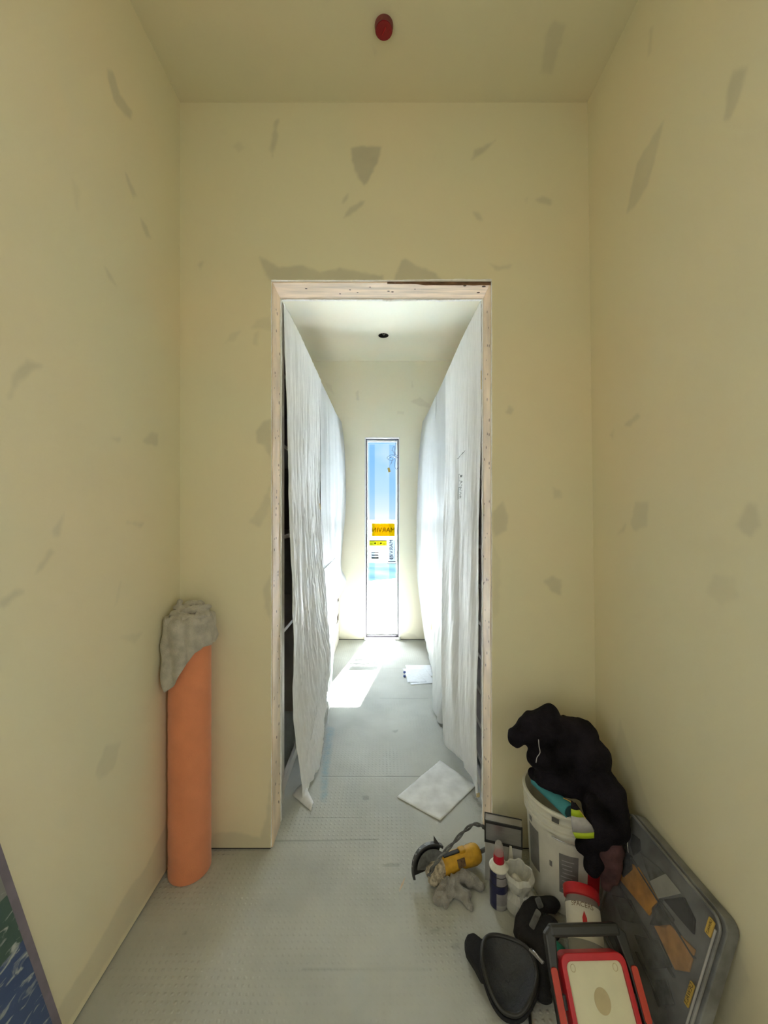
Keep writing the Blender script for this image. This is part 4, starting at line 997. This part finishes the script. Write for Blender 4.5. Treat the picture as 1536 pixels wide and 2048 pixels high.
# maroon garment pinched between bucket and organizer
mg = blob(caps_px([(1222, 1690, 1.275, 1222, 1745, 1.27, 22, 20), (1208, 1700, 1.27, 1212, 1770, 1.265, 16, 12), (1230, 1700, 1.275, 1225, 1730, 1.27, 18, 18)]), .006, .004, 14, 8)
tag(mg.build('maroon_cloth', M_maroon, smooth=True), 'dull maroon cloth hanging beneath the black jacket beside the parts organizer', 'cloth')

# ------------------------------------------------------------------ grey upright box behind the spray can
bxx = empty('display_box', (.456, 1.47, 0), label='upright grey box with a black framed shiny lid beside the door jamb', cat='box')
c0 = Vector((X(969, 1.478), 1.478, 0)); c1 = Vector((X(1045, 1.440), 1.440, 0)); ex = (c1-c0).normalized(); ey = Vector((-ex.y, ex.x, 0)); Lb = (c1-c0).length; Hb = .232; Db = .04
Mx = frame_from(c0, ex, ey, (0, 0, 1))
MB().box(.002, Lb-.002, 0, Db, .0, Hb-.004, 0, Mx).build('body', M_greybox, bxx, bevel=.002)
MB().box(.006, Lb-.006, -.0015, 0, Hb-.078, Hb-.012, 0, Mx).build('shiny_panel', M_steel, bxx)
fb = MB()
for a, b, c, d in ((0, Lb, Hb-.010, Hb-.001), (0, Lb, Hb-.083, Hb-.074), (0, .005, Hb-.083, Hb), (Lb-.005, Lb, Hb-.083, Hb)): fb.box(a, b, -.004, .001, c, d, 0, Mx)
fb.box(0, Lb, Db-.003, Db+.001, Hb-.004, Hb-.001, 0, Mx).box(-.001, .003, 0, Db, Hb-.004, Hb-.001, 0, Mx).build('black_edge', M_blkplast, bxx)
MB().box(.004, Lb-.004, .002, Db-.003, Hb-.004, Hb-.0025, 0, Mx).build('top_strip', M_steel, bxx)
MB().prism([(-.004, 0), (.004, 0), (.009, -.045), (.006, -.05), (-.008, -.05)], .003, Mx @ Matrix.Translation((.095, -.002, Hb-.076)) @ Matrix.Rotation(PI/2, 4, 'X')).build('pale_tab', M_pail, bxx)

# ------------------------------------------------------------------ spray can
sc0 = Vector((.4195, 1.389, 0)); cn = empty('spray_can', sc0, label='navy and grey spray can with a red and clear nozzle cap', cat='spray can'); Ms = Matrix.Translation(sc0)
cprof = [(.001, .0), (.030, .0), (.0325, .003), (.0325, .02), (.0325, .06), (.0325, .085), (.0325, .088), (.0325, .115), (.0325, .118), (.0325, .132), (.0305, .134)]
def cm(i, a):
    if i in (5, 7): return 1
    if .50 < a < .66 or i == 4: return 0
    return 2 if i > 2 else 3
MB().lathe(cprof, 48, Ms, mf=cm).build('body', [M_navy, M_blkplast, M_cangrey, M_greybox], cn, smooth=True)
MB().lathe([(.0305, .131), (.0335, .132), (.0340, .136), (.0325, .138), (.0290, .140), (.0265, .146), (.0215, .152), (.0195, .153)], 40, Ms).build('shoulder', M_pail, cn, smooth=True)
MB().lathe([(.0185, .151), (.0190, .156), (.0185, .172), (.0170, .182), (.001, .182)], 32, Ms).build('red_collar', M_clearred, cn, smooth=True)
MB().lathe([(.0180, .168), (.0165, .196), (.0125, .216), (.010, .220), (.001, .220)], 32, Ms).build('clear_cap', M_cloudy, cn, smooth=True)

# ------------------------------------------------------------------ crumpled clear plastic container
pc = Vector((X(1038, 1.375), 1.375, 0)); pl = empty('plastic_bag', pc, label='crumpled translucent plastic bag standing right of the spray can', cat='plastic bag')
def crump(prof, n, M, seed, amp, aspect=(1, 1)):
    vs = []; fs = []
    for r, z, dx, dy in prof:
        for k in range(n):
            a = 2*PI*k/n; f = 1+amp*noise.noise(Vector((math.cos(a)*2.0+seed, math.sin(a)*2.0, z*25)))+amp*.4*(abs(math.sin(a*4+z*30+seed)))
            vs.append(M @ Vector((r*f*math.cos(a)*aspect[0]+dx, r*f*math.sin(a)*aspect[1]+dy, z)))
    for i in range(len(prof)-1):
        for k in range(n): fs.append((i*n+k, i*n+(k+1) % n, (i+1)*n+(k+1) % n, (i+1)*n+k))
    return MB().add(vs, fs)
Mp = Matrix.Translation(pc)
crump([(.002, .002, .003, 0), (.040, .002, .004, 0), (.047, .012, .004, 0), (.047, .045, .004, 0), (.036, .062, .002, 0), (.030, .068, 0, 0)], 40, Mp, 1, .28).build('lower_bag', M_cloudbag, pl)
crump([(.030, .066, 0, 0), (.038, .080, -.004, 0), (.046, .105, -.004, -.006), (.048, .125, -.004, -.010), (.043, .140, -.005, -.008), (.040, .138, -.005, -.008), (.040, .110, -.004, -.006), (.030, .085, -.002, 0), (.002, .080, 0, 0)], 40, Mp, 6, .22).build('open_mouth', M_cloudbag, pl)
MB().box(-.030, .020, -.001, .0, -.010, .012, 0, Mp @ Matrix.Translation((.004, -.052, .03)) @ Matrix.Rotation(.35, 4, 'Y')).build('pale_label', M_label, pl)
blob([(pc+Vector((-.02, -.015, .118)), pc+Vector((.002, -.028, .100)), .014, .012)], .004, .002, 30, 2).build('foam_lump', M_label, pl, smooth=True)

# ------------------------------------------------------------------ angle grinder
gr = empty('angle_grinder', (.27, 1.49, 0), label='yellow angle grinder with a black guard lying on the floor by the doorway', cat='angle grinder')
g0 = Vector((X(884, 1.485), 1.485, .046)); g1 = Vector((X(956, 1.545), 1.545, .046)); ga = (g1-g0).normalized()
gz = Vector((0, 0, 1)); gy_ = gz.cross(ga).normalized(); Mg = frame_from(g0, gy_, gz, ga); Lg = (g1-g0).length
pf = [(.001, 0), (.031, 0), (.035, .004), (.036, .03), (.034, .06), (.033, .10), (.035, Lg-.05), (.036, Lg-.02), (.033, Lg-.006), (.028, Lg), (.001, Lg)]
MB().lathe(pf, 12, Mg @ Matrix.Rotation(PI/12, 4, 'Z')).build('motor_housing', M_yel, gr, smooth=True)
mh = COL.objects['motor_housing']
vt = MB()
for k in range(6):
    a = math.radians(-100+k*26); Mv = Mg @ Matrix.Rotation(a, 4, 'Z'); vt.box(.0335, .0368, -.0022, .0022, Lg-.040, Lg-.010, 0, Mv)
vt.build('vent_slots', M_brown, mh)
lbx = MB()
a0 = math.atan2(0, 1)
# worn label on the side facing the camera
for k in range(5):
    pass
Mv = Mg @ Matrix.Rotation(math.atan2(Vector((0, -1, .5)).dot(gz), Vector((0, -1, .5)).dot(gy_)), 4, 'Z')
lbx.box(.0325, .0362, -.012, .014, .052, .085, 0, Mv); lbx.build('worn_label', M_brown, mh, bevel=.001)
MB().box(.026, .042, -.012, .012, .075, .10, 0, Mg @ Matrix.Rotation(PI/2, 4, 'Z')).build('switch', M_yel, gr, bevel=.003)
MB().box(.033, .039, -.008, .008, .005, .074, 0, Mg @ Matrix.Rotation(PI/2, 4, 'Z')).build('slide_bar', M_blkplast, gr, bevel=.002)
hc = g0-ga*.028
blob([(hc-Vector((.010, 0, .006)), g0+ga*.004, .032, .030), (hc+Vector((-.012, -.03, -.012)), hc, .022, .026), (hc+Vector((.02, -.034, -.022)), hc, .014, .018)], .004, .004, 40, 4).build('gear_head', M_dust, gr, smooth=True)
# guard: hooded half disc
gc = Vector((X(868, 1.462), 1.462, .050)); gn = Vector((.12, -.93, .35)).normalized(); gu = Vector((1, 0, 0)); gu = (gu-gn*gu.dot(gn)).normalized(); gw = gn.cross(gu); gw = -gw if gw.z < 0 else gw
Mgd = frame_from(gc, gu, gw, gn)
vs = []; fs = []; nA = 36
for i in range(nA+1):
    a = math.radians(62+(196-62)*i/nA)
    for r, d in ((.030, -.022), (.080, -.022), (.083, -.018), (.083, .006), (.076, .008)): vs.append(Mgd @ Vector((r*math.cos(a), r*math.sin(a), d)))
for i in range(nA):
    for k in range(4): fs.append((i*5+k, i*5+k+1, (i+1)*5+k+1, (i+1)*5+k))
MB().add([(v[0], v[1], max(v[2], .003)) for v in vs], fs).build('guard', M_blkplast, gr, smooth=True, solid=.002)
MB().prism([(.062*math.cos(math.radians(a)), .062*math.sin(math.radians(a))) for a in range(0, 185, 6)]+[(-.05, 0), (.05, 0)], .003, Mgd @ Matrix.Translation((0, 0, -.012))).build('grinding_disc', M_bing, gr)
dt = MB()
for a in (95, 112, 128, 143, 157, 170): 
    v = Vector((.0835*math.cos(math.radians(a)), .0835*math.sin(math.radians(a)), -.004)); M_ = Mgd @ Matrix.Translation(v); dt.box(-.002, .002, -.002, .002, -.003, .003, 0, M_)
dt.build('guard_rivets', M_silver, COL.objects['guard'])
MB().add([Mgd @ Vector(p) for p in ((.005, .080, -.01), (.030, .074, -.01), (.006, .105, -.01), (.005, .080, .0), (.030, .074, .0), (.006, .105, .0))], [(0, 1, 2), (5, 4, 3), (0, 3, 4, 1), (1, 4, 5, 2), (2, 5, 3, 0)]).build('guard_tab', M_blkplast, gr)
cb0 = spline([W(857, 1752, 1.395), W(866, 1735, 1.40), W(882, 1712, 1.42), W(905, 1688, 1.44), W(928, 1663, 1.46), W(948, 1649, 1.49), W(964, 1653, 1.515), Vector((.41, 1.54, .14)), Vector((.45, 1.55, .03)), Vector((.47, 1.56, .008))], 8)
cw = MB()
for ph in (0, PI):
    P = []
    for i, p in enumerate(cb0):
        t = (cb0[min(i+1, len(cb0)-1)]-cb0[max(i-1, 0)]).normalized(); s = t.cross(Vector((0, 1, 0))).normalized(); b = t.cross(s)
        k = i*.42+ph; P.append(p+(s*math.cos(k)+b*math.sin(k))*.0042)
    cw.tube(P, .0036, 8)
cw.tube(spline([g1, g1+ga*.02, g1+ga*.045+Vector((0, .0, .002)), Vector((.45, 1.575, .03)), Vector((.50, 1.58, .008))], 6), [.0075]*12+[.004]*13, 10)
cw.build('cord', M_bing, gr, smooth=True)

# ------------------------------------------------------------------ grey rag on the floor
def sq(p): return p.z
R_ = blob([(FL(876, 1797, .014), FL(892, 1772, .02), .020, .024), (FL(890, 1805, .012), FL(905, 1775, .025), .019, .024), (FL(900, 1765, .032), FL(925, 1750, .036), .018, .018), (FL(925, 1750, .034), FL(958, 1770, .018), .022, .018),
  (FL(905, 1762, .028), FL(900, 1788, .015), .014, .012), (FL(915, 1785, .018), FL(930, 1790, .018), .023, .022), (FL(925, 1785, .02), FL(940, 1812, .010), .022, .011), (FL(940, 1770, .02), FL(952, 1760, .03), .012, .014)], .0042, .0075, 27, 12, zmin=.002)
tag(R_.build('rag', M_rag, smooth=True), 'crumpled grey rag on the floor in front of the yellow grinder', 'rag')

# ------------------------------------------------------------------ knee pads
kp = empty('knee_pad', FL(1012, 1945), label='black cupped knee pad with open cup facing up at the bottom right', cat='knee pad')
kc = Vector((X(1017, 1.135), 1.135, 0)); 
ku = Vector((.22, 1, 0)).normalized(); kv = Vector((1, -.22, 0)).normalized()
def cup(rx, ry, zrim, depth, n=60, m=14, tk=.012):
    vs = []; fs = []
    for j in range(m+1):
        t = j/m
        for k in range(n):
            a = 2*PI*k/n; sx_, sy_ = math.copysign(abs(math.cos(a))**.85, math.cos(a)), math.copysign(abs(math.sin(a))**.85, math.sin(a))
            narrow = 1-.20*max(0, -math.sin(a))
            wob = 1+.03*math.sin(3*a+1)
            z = zrim-depth*(1-t**2.4)+.02*math.sin(a)*t+.010*math.cos(2*a)*t
            z += .0016*noise.noise(Vector((sx_*t*20, sy_*t*20, 2)))*(t < .85)
            p = kc+kv*(rx*t*sx_*narrow*wob)+ku*(ry*t*sy_*wob)+Vector((0, 0, z)); vs.append(p)
    for j in range(m):
        for k in range(n): fs.append((j*n+k, j*n+(k+1) % n, (j+1)*n+(k+1) % n, (j+1)*n+k))
    return MB().add(vs, fs)
cup(.076, .080, .060, .042).build('cup', M_cupfoam, kp, smooth=True, solid=.006)
def ringpts(rx, ry, zf, n=60):
    out = []
    for k in range(n+1):
        a = 2*PI*k/n; sx_, sy_ = math.copysign(abs(math.cos(a))**.85, math.cos(a)), math.copysign(abs(math.sin(a))**.85, math.sin(a)); nr_ = 1-.20*max(0, -math.sin(a)); wob = 1+.03*math.sin(3*a+1)
        out.append(kc+kv*(rx*sx_*nr_*wob)+ku*(ry*sy_*wob)+Vector((0, 0, zf+.02*math.sin(a)+.010*math.cos(2*a))))
    return out
MB().tube(ringpts(.077, .081, .060), .006, 10, cap=False).build('rim', M_blkplast, kp, smooth=True)
cup(.083, .084, .044, .036).build('outer_shell', M_blkfab, kp, smooth=True, solid=.008)
# padded tongue at the far left
tg = [(934, 1866), (928, 1880), (932, 1900), (948, 1925), (962, 1952), (985, 1950), (990, 1895), (968, 1878), (948, 1862)]
vs = [FL(a, b, .045) for a, b in tg]
MB().add(vs+[v-Vector((0, 0, .03)) for v in vs], [tuple(range(9)), tuple(range(9, 18))[::-1]]+[(i, (i+1) % 9, 9+(i+1) % 9, 9+i) for i in range(9)]).build('padded_wing', M_blkfab, kp, bevel=.008)
bu = MB().box(-.006, .006, -.022, .022, -.003, .003, 0, Matrix.Translation(W(1073, 1912, 1.14)) @ Matrix.Rotation(.6, 4, 'Z') @ Matrix.Rotation(.5, 4, 'Y'))
bu.tube(spline([W(1066, 1902, 1.15), W(1072, 1908, 1.14), W(1080, 1918, 1.13), W(1086, 1926, 1.12)], 4), .003, 8)
bu.build('metal_buckle', M_steel, kp, bevel=.001)
MB().tube(spline([FL(1058, 1985, .02), FL(1058, 2010, .006), FL(1060, 2040, .005), FL(1064, 2090, .005)], 6), .004, 8).build('cord', M_blkplast, kp, smooth=True)
# second pad and straps, heaped behind
k2 = empty('knee_pad', FL(1070, 1850), label='black fabric knee pad lying crumpled behind the cupped one, below the plastic bag', cat='knee pad')
blob([(FL(1050, 1850, .035), FL(1072, 1815, .05), .038, .032), (FL(1072, 1815, .05), FL(1112, 1808, .04), .030, .020), (FL(1060, 1880, .04), FL(1100, 1860, .05), .035, .035), (FL(1085, 1930, .03), FL(1090, 1890, .04), .035, .035),
  (FL(1085, 1985, .025), FL(1080, 1940, .03), .026, .034), (FL(1040, 1868, .03), FL(1052, 1845, .03), .02, .03)], .007, .007, 12, 15, zmin=.002).build('neoprene', M_blkfab, k2, smooth=True)
for a, b, y, w, h, r in ((1078, 1805, 1.30, .010, .014, .3), (1070, 1838, 1.235, .009, .026, -.7)):
    MB().prism(rrect(-w, w, -h, h, .005), .002, Matrix.Translation(W(a, b, y)) @ Matrix.Rotation(1.0, 4, 'X') @ Matrix.Rotation(r, 4, 'Z')).build('grey_patch', M_bing, k2)

# ------------------------------------------------------------------ spacer jar with red lid
jl, jb = Vector((X(1162, 1.265), 1.265, .155)), Vector((X(1180, 1.11), 1.11, .052)); ja = (jl-jb).normalized(); jx = ja.cross(Vector((0, 0, 1))).normalized(); jy = ja.cross(jx)
Mj = frame_from(jb, jx, jy, ja); Lj = (jl-jb).length
jr = empty('spacer_jar', jb, label='clear jar with red lid and white label leaning behind the work light', cat='jar')
MB().lathe([(.001, 0), (.045, 0), (.051, .008), (.051, Lj-.03), (.047, Lj-.02), (.046, Lj-.012)], 48, Mj).build('body', M_cloudy, jr, smooth=True)
MB().lathe([(.001, .004), (.046, .004), (.047, .07), (.001, .07)], 40, Mj).build('spacers', M_beige, jr, smooth=True)
MB().lathe([(.046, Lj-.016), (.053, Lj-.014), (.054, Lj+.010), (.051, Lj+.014), (.001, Lj+.014)], 48, Mj).build('lid', M_red, jr, smooth=True)
# which local angle faces the camera
cd = (Vector((0, 0, CH))-jb).normalized(); ang = math.degrees(math.atan2(cd.dot(jy), cd.dot(jx)))
jrr = lambda z: .0512
jlb = cpatch(MB(), ang-75, ang+75, .075, Lj-.034, 0, .0006, 24, jrr, Mj)
jlb.build('label', [M_label, M_brown], jr, smooth=True)
tr_ = MB()
def onj(a, z, off=.0015): r = .0512+off; return Mj @ Vector((r*math.cos(math.radians(a)), r*math.sin(math.radians(a)), z))
sgn = 1 if (onj(ang+20, .1).x > onj(ang-20, .1).x) else -1
tr_.add([onj(ang+sgn*4, Lj-.054), onj(ang-sgn*20, .088), onj(ang+sgn*4, .082), onj(ang+sgn*28, .088)], [(0, 1, 2), (0, 2, 3)]).build('red_triangle', M_red, jr)
tmb = text_mb('SPACERS', .017, Matrix.Identity(4))
tmb.v = [tuple(onj(ang+sgn*math.degrees(v[0]/.0525), Lj-.0405+v[1], .0016)) for v in tmb.v]; tmb.build('lettering', M_brown, jr)
blob([(Vector((X(1112, 1.17), 1.17, .07)), Vector((X(1135, 1.15), 1.15, .05)), .028, .028)], .006, .005, 20, 6).build('green_glove', M_green, None, smooth=True)
tag(COL.objects['green_glove'], 'small dark green cloth seen through the work light handle', 'cloth')

# ------------------------------------------------------------------ work light
wl0 = Vector((.556, .872, .012)); up_ = Vector((0, 1.08-.87, .26)).normalized(); rt_ = Vector((1, .02, 0)).normalized(); nr_ = rt_.cross(up_).normalized()
if nr_.y > 0: nr_ = -nr_
Mw = frame_from(wl0, rt_, up_, nr_); LW = .322
wk = empty('work_light', wl0, label='red and black portable work light with a cream panel at the bottom right', cat='work light')
hw = .112
# black/red outer tubular frame
def wp(x, y, z=0): return Mw @ Vector((x, y, z))
MB().box(-hw+.016, hw-.016, LW-.026, LW, -.012, .014, 0, Mw).build('handle', M_blkplast, wk, bevel=.006)
for s in (-1, 1):
    MB().prism([(s*(hw-.020), LW-.002), (s*hw-.0, LW-.018), (s*(hw+.004), LW-.09), (s*(hw+.006), 0), (s*(hw-.014), 0), (s*(hw-.018), LW-.09), (s*(hw-.030), LW-.024)], .026, Mw @ Matrix.Translation((0, 0, -.014))).build('side_rail', M_blkplast, wk, bevel=.005)
    for y0_, y1_ in ((LW-.175, LW-.078), (LW-.30, LW-.19)):
        MB().prism(rrect(min(s*(hw-.014), s*(hw+.003)), max(s*(hw-.014), s*(hw+.003)), y0_, y1_, .006, 3), .005, Mw @ Matrix.Translation((0, 0, .0115))).build('rubber_grip', M_redor, wk, bevel=.001)
MB().box(-hw+.016, hw-.016, .0, .03, -.012, .012, 0, Mw).build('foot_bar', M_blkplast, wk, bevel=.005)
rw = .086; ry0, ry1 = LW-.212, LW-.052
outer = rrect(-rw, rw, ry0, ry1, .02); inner = rrect(-rw+.012, rw-.012, ry0+.012, ry1-.015, .014)
# chamfered red bezel
vs = []; fs = []; no = len(outer)
for z in (-.02, .018): vs += [wp(x, y, z) for x, y in outer]
vs += [wp(x*.97+inner[i][0]*.03, y*.97+inner[i][1]*.03, .022) for i, (x, y) in enumerate(outer)]+[wp(x, y, .022) for x, y in inner]+[wp(x, y, .012) for x, y in inner]
for r in range(4):
    for i in range(no): fs.append((r*no+i, r*no+(i+1) % no, (r+1)*no+(i+1) % no, (r+1)*no+i))
fs.append(tuple(range(no))[::-1])
MB().add(vs, fs).build('bezel', M_red, wk, smooth=False, bevel=.0015)
MB().prism(rrect(-rw+.0125, rw-.0125, ry0+.0125, ry1-.0155, .013), .002, Mw @ Matrix.Translation((0, 0, .0135))).build('diffuser', M_cream, wk)
ell = [(.020*math.cos(2*PI*k/32)+.002, .023*math.sin(2*PI*k/32)+(ry0+ry1)/2-.004) for k in range(32)]
MB().prism(ell, .0006, Mw @ Matrix.Translation((0, 0, .0156))).build('tan_spot', M_tan, wk)
for sx_ in (-1, 1):
    P = [wp(sx_*.056+.006*math.cos(a*PI/8), ry1-.028+.007*math.sin(a*PI/8), .0158) for a in range(17)]; MB().tube(P, .0007, 5).build('screw_ring', M_tan, COL.objects['diffuser'])
for sx_ in (-1, 1): MB().box(min(sx_*(rw-.002), sx_*(hw-.012)), max(sx_*(rw-.002), sx_*(hw-.012)), ry0+.06, ry0+.085, -.008, .006, 0, Mw).build('pivot', M_blkplast, wk)
# rear prop leg
MB().add([wp(hw-.012, LW-.03, -.01), wp(hw+.008, LW-.03, -.01), Vector((.69, 1.16, .0)), Vector((.67, 1.16, .0)), wp(hw-.012, LW-.05, -.01), wp(hw+.008, LW-.05, -.01), Vector((.69, 1.13, .0)), Vector((.67, 1.13, .0))],
   [(0, 1, 2, 3), (7, 6, 5, 4), (0, 4, 5, 1), (1, 5, 6, 2), (2, 6, 7, 3), (3, 7, 4, 0)]).build('prop_leg', M_blkplast, wk)

# ------------------------------------------------------------------ parts organizer leaning on the right wall
ob0 = Vector((.742, .955, .0)); ou = Vector((0, 1, 0)); ovv = Vector((.118, 0, .385)).normalized(); on = ou.cross(ovv).normalized(); on = -on if on.x > 0 else on
Mo = frame_from(ob0, ou, ovv, on); LO, HO = .372, .402
og = empty('parts_organizer', ob0, label='clear lidded parts organizer with yellow bins leaning on the right wall', cat='organizer')
def opx(px, py):     # photo point on the lid plane -> local (u, v)
    r = (px-CX)/(py-HY); v = (CH*r-.742)/(.118+.385*r); y = F*(CH-.385*v)/(py-HY); return y-.955, v*.4027
MB().prism(rrect(0, LO, 0.004, HO, .03), .034, Mo @ Matrix.Translation((0, 0, -.036))).build('case', M_case, og, bevel=.003)
def bin_(pts, m, h=.006): 
    q = [opx(*p) for p in pts]; MB().prism(q, h, Mo @ Matrix.Translation((0, 0, -.0015))).build('bin', m, og, bevel=.002)
bin_([(1256, 1722), (1278, 1735), (1322, 1806), (1300, 1832), (1240, 1758)], M_bino)
bin_([(1245, 1700), (1265, 1712), (1268, 1740), (1250, 1756), (1240, 1730)], M_bind, .010)
bin_([(1266, 1668), (1280, 1678), (1282, 1702), (1268, 1712), (1262, 1690)], M_bind)
bin_([(1330, 1800), (1370, 1795), (1392, 1840), (1390, 1870), (1362, 1838)], M_bind, .008)
bin_([(1305, 1815), (1320, 1800), (1350, 1840), (1335, 1860), (1308, 1850)], M_bing)
bin_([(1310, 1852), (1340, 1848), (1392, 1900), (1380, 1945), (1352, 1940)], M_bino2)
bin_([(1282, 1705), (1318, 1735), (1345, 1765), (1305, 1770)], M_bing)
bin_([(1225, 1790), (1262, 1800), (1285, 1850), (1245, 1840)], M_bing); bin_([(1270, 1870), (1320, 1880), (1345, 1935), (1300, 1940)], M_bing); bin_([(1300, 1960), (1335, 1960), (1350, 2010), (1318, 2015)], M_bing)
dvd = MB()
for a, b in (((1262, 1712), (1392, 1918)), ((1236, 1765), (1350, 1955)), ((1325, 1800), (1305, 1850)), ((1275, 1905), (1330, 2015))):
    p, q = Vector((*opx(*a), 0)), Vector((*opx(*b), 0)); d = (q-p).normalized(); s = Vector((-d.y, d.x, 0))*.0012
    dvd.add([Mo @ (v+Vector((0, 0, h))) for h in (-.001, .008) for v in (p-s, q-s, q+s, p+s)], [(3, 2, 1, 0), (4, 5, 6, 7), (0, 1, 5, 4), (1, 2, 6, 5), (2, 3, 7, 6), (3, 0, 4, 7)])
dvd.build('divider', M_bing, og)
MB().prism(rrect(.003, LO-.003, .007, HO-.003, .028), .002, Mo @ Matrix.Translation((0, 0, .011))).build('lid', M_caselid, og)
rimp = [Mo @ Vector((x, y, .012)) for x, y in rrect(.004, LO-.004, .008, HO-.004, .028, 8)]; rimp.append(rimp[0])
MB().tube(rimp, .004, 8, cap=False).build('lid_rim', M_case, og, smooth=True)
# scuffed frosted patch on the lid
MB().prism([opx(*p) for p in ((1308, 1765), (1340, 1750), (1372, 1790), (1325, 1800))], .0008, Mo @ Matrix.Translation((0, 0, .0132))).build('frosted_patch', M_cloudy, og)
for (a, b), rt2, w_, h_ in (((1432, 1858), 0, .040, .017), ((1391, 1992), 0, .058, .013)):
    u, v = opx(a, b); Ml = Mo @ Matrix.Translation((max(u, .020), v, .0145)) @ Matrix.Rotation(PI/2, 4, 'Z')
    lo = MB().prism(rrect(-w_/2, w_/2, -h_/2, h_/2, .002, 2), .003, Ml).build('latch_label', M_tagy, og)
    t2 = text_mb('DEWALT', w_*.23, Ml @ Matrix.Translation((0, 0, .0035)) @ Matrix.Rotation(PI, 4, 'Z')); t2.build('lettering', M_bind, lo)
MB().tube([Mo @ Vector(p) for p in ((.012, .05, .014), (.012, .37, .014))], .003, 8).build('edge_bead', M_greybox, og, smooth=True)
MB().tube(spline([Mo @ Vector((*opx(*p), .016)) for p in ((1268, 1668), (1264, 1690), (1266, 1708))], 4), .0010, 6).build('wire_glint', M_silver, og)
